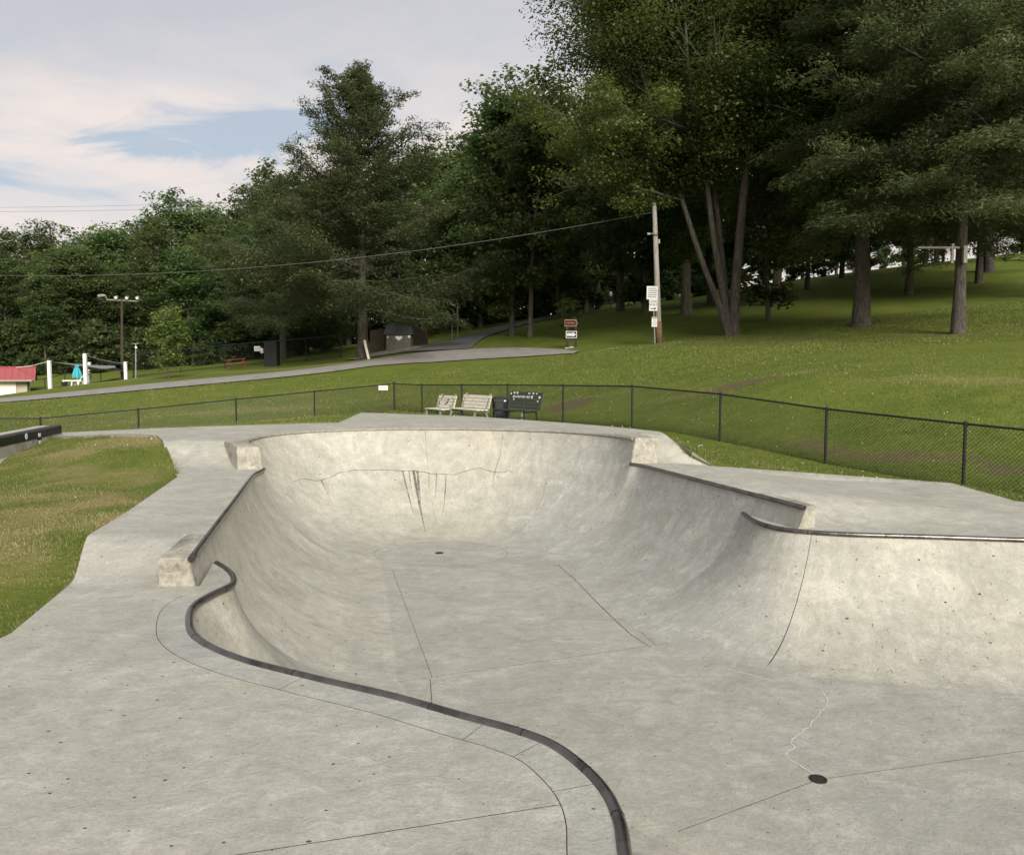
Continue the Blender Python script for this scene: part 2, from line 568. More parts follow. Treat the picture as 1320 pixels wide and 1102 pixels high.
def leaf_mat(name, c_dark, c_mid, c_light, trans=0.35, straw=None):
    m = bpy.data.materials.new(name)
    m.use_nodes = True
    nt = m.node_tree
    nt.nodes.clear()
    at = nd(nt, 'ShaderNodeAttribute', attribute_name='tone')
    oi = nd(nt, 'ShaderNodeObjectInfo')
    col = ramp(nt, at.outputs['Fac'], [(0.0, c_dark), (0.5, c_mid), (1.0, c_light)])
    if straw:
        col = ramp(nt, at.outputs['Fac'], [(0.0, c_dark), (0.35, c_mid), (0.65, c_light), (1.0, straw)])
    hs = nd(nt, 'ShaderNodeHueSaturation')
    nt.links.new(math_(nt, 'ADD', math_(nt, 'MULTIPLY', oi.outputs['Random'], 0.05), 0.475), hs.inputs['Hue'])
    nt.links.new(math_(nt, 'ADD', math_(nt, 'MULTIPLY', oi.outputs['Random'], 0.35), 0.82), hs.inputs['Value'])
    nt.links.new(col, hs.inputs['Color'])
    df = nd(nt, 'ShaderNodeBsdfDiffuse')
    tr = nd(nt, 'ShaderNodeBsdfTranslucent')
    gl = nd(nt, 'ShaderNodeBsdfGlossy')
    gl.inputs['Roughness'].default_value = 0.55
    gl.inputs['Color'].default_value = (0.5, 0.5, 0.5, 1)
    nt.links.new(hs.outputs[0], df.inputs[0])
    nt.links.new(hs.outputs[0], tr.inputs[0])
    mx = nd(nt, 'ShaderNodeMixShader')
    mx.inputs[0].default_value = trans
    nt.links.new(df.outputs[0], mx.inputs[1])
    nt.links.new(tr.outputs[0], mx.inputs[2])
    mx2 = nd(nt, 'ShaderNodeMixShader')
    mx2.inputs[0].default_value = 0.04
    nt.links.new(mx.outputs[0], mx2.inputs[1])
    nt.links.new(gl.outputs[0], mx2.inputs[2])
    o = nd(nt, 'ShaderNodeOutputMaterial')
    nt.links.new(mx2.outputs[0], o.inputs[0])
    return m


M['leaf'] = leaf_mat('maple_leaf', (0.064, 0.108, 0.027), (0.122, 0.182, 0.045), (0.195, 0.258, 0.068), 0.58)
M['leaf_dark'] = leaf_mat('forest_leaf', (0.060, 0.102, 0.031), (0.108, 0.164, 0.048), (0.170, 0.230, 0.070), 0.62)
M['needle'] = leaf_mat('hemlock_needle', (0.060, 0.088, 0.032), (0.104, 0.138, 0.052), (0.155, 0.190, 0.074), 0.55)
M['pine'] = leaf_mat('pine_needle', (0.058, 0.070, 0.026), (0.098, 0.112, 0.041), (0.142, 0.154, 0.058), 0.55)
M['young'] = leaf_mat('young_leaf', (0.10, 0.165, 0.036), (0.155, 0.235, 0.050), (0.21, 0.29, 0.068), 0.55)
M['blade'] = leaf_mat('grass_blade', (0.085, 0.110, 0.020), (0.140, 0.165, 0.032), (0.195, 0.208, 0.056), 0.35, straw=(0.36, 0.30, 0.15))


def bark(name, c1, c2):
    m, nt, b = newmat(name, 0.92, 0.15)
    tc = nd(nt, 'ShaderNodeTexCoord')
    v = mapping(nt, tc.outputs['Object'], (5, 5, 0.9))
    n = noise(nt, v, 2.2, 6, 0.7, 0.8)
    nt.links.new(ramp(nt, n, [(0.35, c1), (0.62, c2)]), b.inputs['Base Color'])
    bp = nd(nt, 'ShaderNodeBump')
    bp.inputs['Strength'].default_value = 0.8
    bp.inputs['Distance'].default_value = 0.08
    nt.links.new(n, bp.inputs['Height'])
    nt.links.new(bp.outputs[0], b.inputs['Normal'])
    return m


M['bark'] = bark('maple_bark', (0.038, 0.034, 0.027), (0.125, 0.112, 0.090))
M['bark_pine'] = bark('pine_bark', (0.038, 0.032, 0.027), (0.120, 0.104, 0.088))


def grass_mat():
    m, nt, b = newmat('lawn', 0.95, 0.1)
    geo = nd(nt, 'ShaderNodeNewGeometry')
    pos = geo.outputs['Position']
    dry = nd(nt, 'ShaderNodeAttribute', attribute_name='dry').outputs['Fac']
    dirt = nd(nt, 'ShaderNodeAttribute', attribute_name='dirt').outputs['Fac']
    n1 = noise(nt, pos, 0.10, 5, 0.6, 0.3)
    n2 = noise(nt, pos, 0.9, 5, 0.65, 0.4)
    n3 = noise(nt, pos, 9, 5, 0.75)
    n4 = noise(nt, pos, 45, 4, 0.8)
    n5 = noise(nt, mapping(nt, pos, (0.4, 3.5, 1), (0, 0, R_(20))), 1.0, 4, 0.6)
    col = ramp(nt, n3, [(0.25, (0.080, 0.104, 0.018)), (0.5, (0.140, 0.170, 0.031)), (0.75, (0.200, 0.222, 0.046))])
    col = mixc(nt, ramp(nt, n2, [(0.40, 0.0), (0.62, 0.85)]), col, (0.085, 0.128, 0.020))
    col = mixc(nt, ramp(nt, n1, [(0.4, 0.0), (0.65, 0.55)]), col, (0.155, 0.185, 0.030))
    col = mixc(nt, ramp(nt, n5, [(0.5, 0.0), (0.7, 0.4)]), col, (0.165, 0.195, 0.036))
    col = mixc(nt, ramp(nt, n4, [(0.3, 0.55), (0.5, 0.0)]), col, (0.035, 0.050, 0.012))
    def msk(a, amt):
        s = math_(nt, 'ADD', a, math_(nt, 'MULTIPLY', math_(nt, 'SUBTRACT', noise(nt, pos, 2.6, 8, 0.8), 0.5), amt * 1.5))
        return s
    dnz = math_(nt, 'ADD', math_(nt, 'MULTIPLY', noise(nt, pos, 5.0, 8, 0.8, 0.6), 1.6), math_(nt, 'MULTIPLY', noise(nt, pos, 1.1, 5, 0.7), 0.9))
    dm = ramp(nt, math_(nt, 'MULTIPLY', dry, math_(nt, 'SUBTRACT', dnz, 0.35)), [(0.25, 0.0), (0.70, 0.9)])
    col = mixc(nt, dm, col, mixc(nt, n3, (0.20, 0.165, 0.062), (0.33, 0.27, 0.12)))
    dn = math_(nt, 'ADD', math_(nt, 'MULTIPLY', noise(nt, pos, 6.0, 8, 0.8, 0.6), 1.7), math_(nt, 'MULTIPLY', noise(nt, pos, 1.3, 5, 0.7), 0.9))
    im = ramp(nt, math_(nt, 'MULTIPLY', dirt, math_(nt, 'SUBTRACT', dn, 0.45)), [(0.42, 0.0), (0.68, 0.92)])
    col = mixc(nt, im, col, mixc(nt, n3, (0.075, 0.060, 0.030), (0.200, 0.160, 0.085)))
    nt.links.new(col, b.inputs['Base Color'])
    bp = nd(nt, 'ShaderNodeBump')
    bp.inputs['Strength'].default_value = 0.9
    bp.inputs['Distance'].default_value = 0.06
    nt.links.new(math_(nt, 'ADD', n3, math_(nt, 'MULTIPLY', n4, 0.5)), bp.inputs['Height'])
    nt.links.new(bp.outputs[0], b.inputs['Normal'])
    return m


M['lawn'] = grass_mat()

# ------------------------------------------------------------------ ground heights
TRACK_RIGHT = [(-1, None)]
FENCE_R = [(546 if k < 0 else 0, k) for k in ()]
fx0, fy0, fa, fb = 1.64, 24.9, 1.80, -2.70
fence_right = []
for k, py in ((-3.05, 495.5), (-2, 495.5), (-1, 495.5), (0, 496), (1, 497), (2, 507), (3, 526), (4, 545)):
    x, y = fx0 + fa * k, fy0 + fb * k
    if k == 3:
        x, y = 6.80, 16.75
    if k == 4:
        x, y = 8.32, 14.2
    r = ray(660 + 1000 * x / y, py)
    fence_right.append((x, y, CAMZ + r.z / r.y * y - 1.22))
fence_right += [(9.9, 11.65, -0.62), (11.5, 9.1, -0.75), (13.1, 6.5, -0.85)]
corner = D(508, 493.5, 34.6) - Vector((0, 0, 1.24))
fence_left = [tuple(corner)]
for px, py, y in ((405, 504, 31.0), (304, 514, 29.0), (178, 527, 27.0), (52, 538.5, 25.5)):
    fence_left.append(tuple(D(px, py, y) - Vector((0, 0, 1.22))))
fence_left += [(-18.4, 24.6, -1.0), (-21.3, 23.8, -1.15)]

OUT = [(-4.5, -3.5), (-3.9, 0), (-3.3, 3), (-3.18, 4.82), (-3.48, 6.07), (-3.73, 6.73), (-3.97, 7.94), (-4.6, 10.6), (-5.75, 12.7),
       (-6.25, 13.6), (-9.7, 16.0), (-9.9, 17.0), (-6.9, 15.5), (-3.8, 17.0), (-4.15, 21.3), (-0.77, 19.2), (1.2, 16.9), (2.4, 15.1),
       (2.73, 14.4), (2.87, 13.6), (3.07, 13.15), (3.4, 13.0), (6.86, 12.0), (6.75, 10.3), (8.0, 9.6), (13.5, 8.6), (13.5, -3.5)]


def zlow(x):
    return -0.12 * sstep(0.5, 2.9, x)


def zleft(y, x=0):
    z = 0.22 * sstep(5.9, 6.8, y) + 0.33 * sstep(11.65, 12.7, y)
    return z - 0.22 * sstep(-6.6, -9.8, x) * 1.0


def railx(y):
    return 3.32 - (np.asarray(y) - 8.69) * 0.2947


def zright(x, y):
    rd = np.asarray(x) - railx(y)
    t = sstep(8.85, 9.75, y)
    return -0.12 + 0.25 * t * (1 - 0.8 * sstep(0.5, 3.0, rd))


def zout(x, y):
    if x > 2.95 and y < 13.05 and y > 8:
        return float(zright(x, y)) if y > 8.7 else -0.12
    if y < 5.9:
        return float(zlow(x))
    if x > 2.0:
        return 0.13 + (0.55 - 0.13) * float(sstep(3.45, 2.6, x))
    return float(zleft(y, x))


ctrl = []
for p in fence_right + fence_left:
    ctrl.append(p)
for i in range(len(OUT)):
    a, b = np.array(OUT[i]), np.array(OUT[(i + 1) % len(OUT)])
    n = max(1, int(np.linalg.norm(b - a) / 1.5))
    for k in range(n):
        q = a + (b - a) * k / n
        ctrl.append((q[0], q[1], zout(*q) - 0.045))
ctrl += [(-5, 6, 0.0), (-7, 8, 0.06), (-7, 11, 0.12), (-5.5, 10, 0.15), (-8, 5, -0.05), (-5.5, 3, -0.05), (-6, 0, -0.1), (-12, 10, 0.0), (-9.5, 14, 0.1),
         (-14, 5, -0.2), (-30, 0, -1.5), (0, -12, -0.1), (15, -8, -0.4), (18, 4, -0.6), (30, -5, -0.5), (16, 10, -0.4), (-10, -10, -0.3)]
for px, py, y in ((0, 517, 45), (100, 508, 45), (200, 498, 45.5), (300, 489, 47), (400, 479, 49), (470, 470, 52), (560, 461, 55), (640, 458, 53), (700, 458, 48),
                  (-120, 527, 45),
                  (850, 452, 40), (1000, 448, 35), (1150, 446, 31), (1320, 446, 27.5), (1450, 446, 25),
                  (850, 444, 43), (1000, 442, 38), (1150, 438, 35), (1320, 436, 31),
                  (848, 443, 45), (736, 448, 50), (945, 432, 45), (1110, 420, 42), (1235, 430, 35), (1320, 420, 34),
                  (800, 400, 78), (900, 388, 80), (1000, 372, 78), (1080, 357, 78), (1190, 342, 80), (1320, 326, 75), (1500, 320, 70),
                  (0, 511, 58), (30, 508, 60), (-80, 516, 58), (64, 501, 56), (110, 495, 56), (162, 489, 58), (218, 487, 52), (300, 475, 62), (349, 475, 60), (420, 468, 62),
                  (470, 462, 58), (515, 450, 62), (560, 444, 68), (600, 437, 66), (683, 435, 60), (760, 425, 60), (640, 424, 76), (700, 412, 86), (770, 401, 94),
                  (0, 480, 85), (100, 478, 85), (200, 470, 90), (300, 462, 90), (400, 455, 85), (500, 440, 85), (600, 422, 92),
                  (1000, 500, 22), (1150, 500, 20), (1250, 520, 18)):
    ctrl.append(tuple(D(px, py, y)))
ctrl += [(-150, 220, 8), (-60, 220, 9), (30, 220, 14), (120, 220, 16), (200, 100, 14), (60, 115, 17), (35, 112, 14), (15, 118, 12), (90, 60, 13), (60, 30, 4),
         (80, 0, 2), (-100, 60, -1), (-120, 0, -3), (-100, 120, 4), (-60, 120, 4), (-20, 125, 6), (0, -80, -1), (100, -80, 0), (-100, -80, -3)]
ctrl = np.array([tuple(c) for c in ctrl], dtype=float)


def _phi(r):
    return np.sqrt(r * r + 2.0)


_n = len(ctrl)
_d = np.linalg.norm(ctrl[:, None, :2] - ctrl[None, :, :2], axis=2)
_A = np.zeros((_n + 3, _n + 3))
_A[:_n, :_n] = _phi(_d) - np.eye(_n) * 0.02
_A[:_n, _n] = 1
_A[:_n, _n + 1:_n + 3] = ctrl[:, :2] / 50
_A[_n:, :_n] = _A[:_n, _n:].T
_w = np.linalg.solve(_A, np.concatenate([ctrl[:, 2], np.zeros(3)]))


def terr(x, y):
    x, y = np.atleast_1d(np.asarray(x, dtype=float)), np.atleast_1d(np.asarray(y, dtype=float))
    out = np.empty(len(x))
    for s in range(0, len(x), 20000):
        xs, ys = x[s:s + 20000], y[s:s + 20000]
        r = np.sqrt((xs[:, None] - ctrl[None, :, 0]) ** 2 + (ys[:, None] - ctrl[None, :, 1]) ** 2)
        out[s:s + 20000] = _phi(r) @ _w[:_n] + _w[_n] + _w[_n + 1] * xs / 50 + _w[_n + 2] * ys / 50
    return out


def tz(x, y):
    return float(terr(x, y)[0])


def on(px, py, y):
    """the point of the ground that lies y metres ahead on the photo's pixel column"""
    p = D(px, py, y)
    return Vector((p.x, p.y, tz(p.x, p.y)))


# ------------------------------------------------------------------ lawn and hill
def grid(x0, x1, y0, y1, s, hole=None):
    X, Y = np.meshgrid(np.arange(x0, x1 + 1e-6, s), np.arange(y0, y1 + 1e-6, s))
    g = np.stack([X.ravel(), Y.ravel()], 1)
    if hole:
        a, b, c, d = hole
        g = g[~((g[:, 0] > a) & (g[:, 0] < b) & (g[:, 1] > c) & (g[:, 1] < d))]
    return g


OUT_F = []
for i in range(len(OUT)):
    a, b = np.array(OUT[i]), np.array(OUT[(i + 1) % len(OUT)])
    n = max(1, int(np.linalg.norm(b - a) / 0.5))
    OUT_F += [tuple(a + (b - a) * k / n) for k in range(n)]
# the lawn's edge tucks 3 cm under the concrete's edge
LAWN_IN = []
for i, p in enumerate(OUT_F):
    a, b = np.array(OUT_F[i - 1]), np.array(OUT_F[(i + 1) % len(OUT_F)])
    t = (b - a) / np.linalg.norm(b - a)
    LAWN_IN.append((p[0] + t[1] * 0.03, p[1] - t[0] * 0.03))
ex = np.concatenate([grid(-22, 17, -6, 36, 0.5), grid(-62, 62, -22, 112, 1.5, (-22.3, 17.3, -6.3, 36.3)),
                     grid(-340, 340, -100, 420, 9, (-63, 63, -24, 114))])
ex = ex + RNG.normal(0, 0.02, ex.shape)
dmin = np.full(len(ex), 9.0)
for p in LAWN_IN:
    dmin = np.minimum(dmin, np.hypot(ex[:, 0] - p[0], ex[:, 1] - p[1]))
ex = ex[(~inpoly(ex, LAWN_IN)) & (dmin > 0.22)]
tv, tf = cdt(LAWN_IN, ex, outside=True)
tzv = terr(tv[:, 0], tv[:, 1])
dry = np.zeros(len(tv))
dirt = np.zeros(len(tv))


BLOBS = {'dry': [], 'dirt': []}


def blob(arr, p, rx, ry, amt, ang=0.0):
    BLOBS['dry' if arr is dry else 'dirt'].append((p[0], p[1], rx, ry, amt, ang))
    dx, dy = tv[:, 0] - p[0], tv[:, 1] - p[1]
    c, s = math.cos(ang), math.sin(ang)
    u, v = (dx * c + dy * s) / rx, (-dx * s + dy * c) / ry
    np.maximum(arr, amt * np.clip(1.3 - np.sqrt(u * u + v * v), 0, 1), out=arr)


_rb = random.Random(12)
for cx, cy, sx_, sy_, n_ in ((-6.9, 12.6, 1.3, 0.8, 14), (-4.6, 7.4, 0.9, 0.6, 16), (-5.1, 6.4, 0.7, 0.5, 8), (-5.6, 10.3, 0.7, 0.9, 7), (-7.5, 9.3, 1.8, 1.0, 10), (-8.3, 13.0, 1.2, 1.0, 6)):
    for _ in range(n_):
        blob(dry, (_rb.gauss(cx, sx_), _rb.gauss(cy, sy_)), _rb.uniform(0.40, 0.85), _rb.uniform(0.28, 0.55), _rb.uniform(0.6, 1.1), _rb.uniform(-0.8, 0.8))
blob(dry, on(460, 466, 56), 3.0, 1.5, 0.95, 0.3)
blob(dry, on(395, 487, 54), 5, 1.4, 0.75, 0.3)
blob(dry, on(330, 483, 55), 6, 1.2, 0.6, 0.2)
blob(dry, (-5.5, 17.6), 1.6, 0.6, 0.9, 0.3)
blob(dry, (-7.5, 16.6), 1.6, 0.4, 0.6, 0.3)
blob(dry, (7, 25), 5, 1.0, 0.45, -0.3)
blob(dry, (12, 20), 4, 1.2, 0.5, -0.4)
blob(dry, (3, 30), 4, 1.0, 0.4, -0.3)
blob(dry, (-12, 36), 6, 1.5, 0.45, 0.2)
blob(dry, on(460, 466, 56), 3.0, 1.5, 0.95, 0.3)
blob(dry, on(395, 487, 54), 5, 1.4, 0.75, 0.3)
blob(dry, on(330, 483, 55), 6, 1.2, 0.6, 0.2)
blob(dry, (-5.5, 17.6), 1.6, 0.6, 0.9, 0.3)
blob(dry, (-7.5, 16.6), 1.6, 0.4, 0.6, 0.3)
blob(dry, on(120, 500, 55), 14, 2.5, 0.55, 0.05)
blob(dry, on(250, 488, 56), 10, 2.0, 0.5, 0.15)
blob(dry, on(700, 458, 47), 9, 0.6, 0.6, -0.4)
blob(dirt, on(735, 507, 29), 1.1, 1.8, 1.25, -0.5)
blob(dirt, on(955, 503, 24.5), 1.5, 1.1, 1.3, -0.3)
for q in ((1040, 565, 18.2), (1090, 577, 17.2), (1150, 580, 16.6), (1220, 582, 16), (1290, 588, 15.2), (1350, 592, 15)):
    blob(dirt, on(*q), 0.8, 0.55, 0.92, -0.3)
for px in range(890, 1420, 40):
    blob(dirt, on(px, 443, 41 - (px - 890) * 0.018), 1.4, 1.2, 0.85, -0.25)
blob(dirt, on(620, 408, 90), 8, 5, 0.7)
lawn = mk('lawn', np.column_stack([tv, tzv]), tf, M['lawn'], smooth=True, attrs={'dry': dry, 'dirt': dirt}, kind='structure')


def blob_at(kind, x, y):
    r = np.zeros(len(x))
    for px_, py_, rx, ry, a, ang in BLOBS[kind]:
        dx, dy = x - px_, y - py_
        c, s = math.cos(ang), math.sin(ang)
        r = np.maximum(r, a * np.clip(1.3 - np.hypot((dx * c + dy * s) / rx, (-dx * s + dy * c) / ry), 0, 1))
    return r


# ------------------------------------------------------------------ roads
def road(name, pts, width, mat, lift):
    P = catmull([(p[0], p[1], w) for p, w in zip(pts, width)], 10)
    V, F, U = [], [], []
    s = 0
    nw = 5
    for i, p in enumerate(P):
        t = P[min(i + 1, len(P) - 1)][:2] - P[max(i - 1, 0)][:2]
        t /= np.linalg.norm(t)
        nrm = np.array((-t[1], t[0]))
        if i:
            s += np.linalg.norm(P[i][:2] - P[i - 1][:2])
        for k in range(nw):
            q = p[:2] + nrm * p[2] * (k / (nw - 1) - 0.5)
            V.append((q[0], q[1], tz(*q) + lift + 0.04 * (1 - (2 * k / (nw - 1) - 1) ** 2)))
            U.append((s, k))
    for i in range(len(P) - 1):
        for k in range(nw - 1):
            a = i * nw + k
            F.append((a, a + nw, a + nw + 1, a + 1))
    return mk(name, V, F, mat, smooth=True, kind='structure')


rd = [on(*q) for q in ((-160, 530, 45.5), (0, 517, 45), (100, 508, 45), (200, 498, 45.5), (300, 489, 47), (400, 479, 49), (470, 471, 52), (545, 462, 54.5), (630, 457.5, 53.5), (700, 458, 49), (745, 458, 46))]
road('road', rd, [3.4, 3.4, 3.4, 3.4, 3.4, 3.4, 3.8, 6.5, 5.0, 2.4, 0.6], M['asphalt'], 0.06)
rd2 = [on(*q) for q in ((560, 456, 58), (590, 445, 64), (625, 434, 71), (670, 421, 79), (720, 408, 87), (780, 399, 94), (850, 391, 101))]
road('side_road', rd2, [5.5, 4.6, 4.0, 3.6, 3.6, 3.6, 3.6], M['asphalt_dark'], 0.09)
pad = [on(*q) for q in ((450, 463, 57.5), (490, 457, 60), (540, 452.5, 61.5))]
road('gravel_pad', pad, [1.5, 4.0, 4.0], M['asphalt'], 0.08)

# ------------------------------------------------------------------ skate bowl
F0 = -1.2
LOW = [  # coping x, y | wall foot x, y : from the left tip, round the near side and behind the camera, to the right tip
    (-2.58, 6.64, -1.04, 6.98), (-2.41, 6.42, -0.93, 6.72), (-2.26, 6.16, -0.82, 6.46), (-2.20, 5.95, -0.74, 6.27), (-2.25, 5.70, -0.68, 6.10), (-2.27, 5.41, -0.62, 5.95), (-2.17, 5.08, -0.57, 5.83),
    (-1.99, 4.74, -0.52, 5.75), (-1.63, 4.40, -0.40, 5.68), (-1.06, 4.07, -0.15, 5.50), (-0.61, 3.84, 0.12, 5.28), (-0.22, 3.60, 0.55, 5.0),
    (0.0, 3.47, 0.85, 4.85), (0.17, 3.33, 1.25, 4.5), (0.30, 3.11, 1.65, 4.0), (0.365, 2.92, 1.9, 3.6), (0.385, 2.74, 2.0, 3.2), (0.375, 2.5, 2.05, 2.7),
    (0.40, 1.8, 2.05, 2.1), (0.60, 0.8, 2.1, 1.5), (1.2, -0.2, 2.4, 1.0), (2.5, -1.0, 3.0, 0.6), (5, -1.3, 5, 0.35), (8.5, -1.0, 8.0, 0.55), (10.5, 0.5, 9.2, 1.5),
    (11.2, 2.5, 9.5, 2.7), (11.2, 5.0, 9.5, 4.8), (10.6, 6.6, 9.3, 5.5), (9.0, 7.5, 8.6, 5.95), (7.0, 7.9, 6.7, 6.35), (5.38, 8.16, 5.05, 6.62), (4.49, 8.31, 4.1, 6.78),
    (3.71, 8.43, 3.05, 6.98), (3.38, 8.53, 2.42, 7.17), (3.12, 8.68, 1.9, 7.6), (2.98, 8.9, 1.55, 8.05), (2.92, 9.2, 1.34, 8.5), (2.94, 9.75, 1.2, 9.2)]
LOW = np.array(LOW)
LOWS = np.column_stack([LOW[:, 0], LOW[:, 1], zlow(LOW[:, 0]), LOW[:, 2], LOW[:, 3]])
MIDL_ = np.array([(-2.49, 5.90, 0.22, -0.93, 6.25), (-2.84, 7.4, 0.22, -1.20, 7.75), (-3.2, 8.95, 0.22, -1.50, 9.25), (-3.5, 10.2, 0.22, -1.75, 10.45), (-3.64, 10.85, 0.22, -1.87, 10.98),
                 (-3.66, 11.15, 0.22, -1.92, 11.18), (-3.58, 11.45, 0.22, -1.95, 11.35)])
DEEP = np.array([(-3.72, 11.42, 0.55, -1.95, 11.35), (-4.1, 12.0, 0.55, -2.08, 11.7), (-4.36, 12.8, 0.55, -2.1, 12.1), (-4.33, 13.7, 0.55, -1.95, 12.5), (-3.85, 14.6, 0.55, -1.7, 12.8),
                 (-2.85, 15.2, 0.55, -1.45, 13.0), (-1.6, 15.38, 0.55, -1.15, 13.08), (-0.3, 15.2, 0.55, -0.75, 13.0), (0.75, 14.75, 0.55, -0.4, 12.8),
                 (1.5, 14.1, 0.55, -0.1, 12.5), (1.9, 13.45, 0.55, 0.2, 12.15), (2.06, 12.95, 0.55, 0.45, 11.9)])
MIDR_ = np.array([(1.98, 13.2, 0.13, 0.45, 11.95), (2.14, 12.7, 0.13, 0.6, 11.6), (2.45, 11.65, 0.13, 0.85, 10.8), (2.8, 10.45, 0.13, 1.08, 9.7), (3.1, 9.44, 0.13, 1.3, 8.85), (3.32, 8.69, 0.13, 1.54, 8.2)])


def prof(st, k, n):
    """point on the transition from the wall foot (k=0) to the top (k=n)"""
    T, B = st[:3], st[3:5]
    d = T[:2] - B
    run = np.linalg.norm(d)
    h = T[2] - F0
    r = (h * h + run * run) / (2 * h)
    a1 = math.atan2(run, r - h) if r > h else math.pi / 2
    a = a1 * k / n
    u = d / run
    return np.array([B[0] + u[0] * r * math.sin(a), B[1] + u[1] * r * math.sin(a), F0 + r * (1 - math.cos(a))]), r * a


NP = 20


def at_height(st, z):
    """the same transition cut off at a lower height: makes neighbouring walls meet in one surface"""
    T, B = st[:3], st[3:5]
    d = T[:2] - B
    run = np.linalg.norm(d)
    h = T[2] - F0
    r = (h * h + run * run) / (2 * h)
    o = math.sqrt(r * r - (r - (z - F0)) ** 2)
    return np.array([*(B + d / run * o), z, *B])


MIDL = np.vstack([MIDL_[:-1], at_height(DEEP[0], 0.22)])
MIDR = np.vstack([at_height(DEEP[-1], 0.13), MIDR_[1:]])


def wall_grid(st, sig):
    """the wall as a grid of points; the lower it gets, the more a turn of the rim is smoothed out"""
    n = len(st)
    Gd = np.array([[prof(p, k, NP)[0] for k in range(NP + 1)] for p in st])
    out = Gd.copy()
    idx = np.arange(n)
    for k in range(NP):
        sg = sig * (1 - k / NP) ** 0.7
        w = np.exp(-0.5 * ((idx[:, None] - idx[None, :]) / sg) ** 2)
        # stay put near both ends
        fade = np.clip(np.minimum(idx, n - 1 - idx) / (2.0 * sig), 0, 1)[:, None]
        w /= w.sum(1, keepdims=True)
        out[:, k] = Gd[:, k] * (1 - fade) + (w @ Gd[:, k]) * fade
    return out


def wall_panel(st, s0, parent, mat, name='wall_panel', wob=0.008, grey=None, pts=None):
    V, U, F, A = [], [], [], []
    s = s0
    for i, p in enumerate(st):
        if i:
            s += np.linalg.norm((st[i] - st[i - 1])[:2] * 0.5 + (st[i] - st[i - 1])[3:5] * 0.5)
        for k in range(NP + 1):
            q, l = prof(p, k, NP)
            V.append(q if pts is None else pts[i, k])
            U.append((s, l))
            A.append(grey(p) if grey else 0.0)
    for i in range(len(st) - 1):
        for k in range(NP):
            a = i * (NP + 1) + k
            F.append((a, a + NP + 1, a + NP + 2, a + 1))
    V = np.array(V)
    # hand-shaped concrete is never perfectly true
    w = np.sin(V[:, 0] * 2.1 + V[:, 2] * 3) * np.sin(V[:, 1] * 1.7 + 1.3) * wob
    k = np.tile(np.arange(NP + 1), len(st)) / NP
    V[:, 0] += w * np.sin(k * math.pi)
    V[:, 1] += w * np.sin(k * math.pi)
    o = mk(name, V, F, mat, parent, smooth=True, uv=U, attrs={'shade_grey': A})
    return o, s, V, F


bowl = thing('skate_bowl', 'pale grey concrete skate bowl sunk into the paving, with dark steel coping', 'skate bowl', (0, 8, F0))
bv_v, bv_f = [], []


def addbvh(V, F):
    o = sum(len(v) for v in bv_v)
    bv_v.append(np.asarray(V))
    bv_f.extend([tuple(i + o for i in f) for f in F])


lowS, midlS, deepS, midrS = catmull(LOWS, 8), catmull(MIDL, 10), catmull(DEEP, 10), catmull(MIDR, 10)


def cut_panels(st, cuts, mats, s0=0, grey=None, sig=0):
    """split a wall at the given station indices, with a fine open seam that a recessed dark filler backs"""
    s = s0
    b = [0] + list(cuts) + [len(st) - 1]
    Gw = wall_grid(st, sig) if sig else None
    for i in range(len(b) - 1):
        seg = st[b[i]:b[i + 1] + 1].copy()
        if i > 0:
            d = seg[1] - seg[0]
            seg[0] = seg[0] + d * (0.0018 / max(np.linalg.norm(d[:2]), 1e-6))
        if i < len(b) - 2:
            d = seg[-2] - seg[-1]
            seg[-1] = seg[-1] + d * (0.0018 / max(np.linalg.norm(d[:2]), 1e-6))
            # filler strip just behind the seam
            c = st[b[i + 1]]
            d2 = (st[b[i + 1] + 1] - c)
            d2 = d2 / max(np.linalg.norm(d2[:2]), 1e-6)
            V = []
            for q in (c - d2 * 0.012, c + d2 * 0.012):
                for k in range(NP + 1):
                    v, _ = prof(q, k, NP)
                    if Gw is not None:
                        v = Gw[b[i + 1], k] + np.array([*(q[:2] - c[:2]), 0.0])
                    v = v + np.array([*((c[:2] - c[3:5]) / np.linalg.norm(c[:2] - c[3:5]) * 0.012), -0.012])
                    V.append(v)
            mk('joint_filler', V, [(k, k + 1, k + NP + 2, k + NP + 1) for k in range(NP)], M['joint'], bowl)
        gp_ = None
        if Gw is not None:
            gp_ = Gw[b[i]:b[i + 1] + 1].copy()
            if i > 0:
                gp_[0] += (gp_[1] - gp_[0]) * 0.06
            if i < len(b) - 2:
                gp_[-1] += (gp_[-2] - gp_[-1]) * 0.06
        o, s, V, F = wall_panel(seg, s, bowl, mats, grey=grey, pts=gp_)
        addbvh(V, F)


def nearest(st, x, y):
    return int(np.argmin(np.hypot(st[:, 0] - x, st[:, 1] - y)))


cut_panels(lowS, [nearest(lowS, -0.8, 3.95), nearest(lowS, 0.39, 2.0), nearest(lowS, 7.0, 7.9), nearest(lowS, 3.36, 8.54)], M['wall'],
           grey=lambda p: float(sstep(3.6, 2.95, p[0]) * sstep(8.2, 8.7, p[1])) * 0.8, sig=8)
cut_panels(midlS, [], M['wall'], 40)
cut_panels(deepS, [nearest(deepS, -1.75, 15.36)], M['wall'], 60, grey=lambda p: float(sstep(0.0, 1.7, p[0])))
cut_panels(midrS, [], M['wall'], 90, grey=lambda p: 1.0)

# copings
PIPE = 0.0265


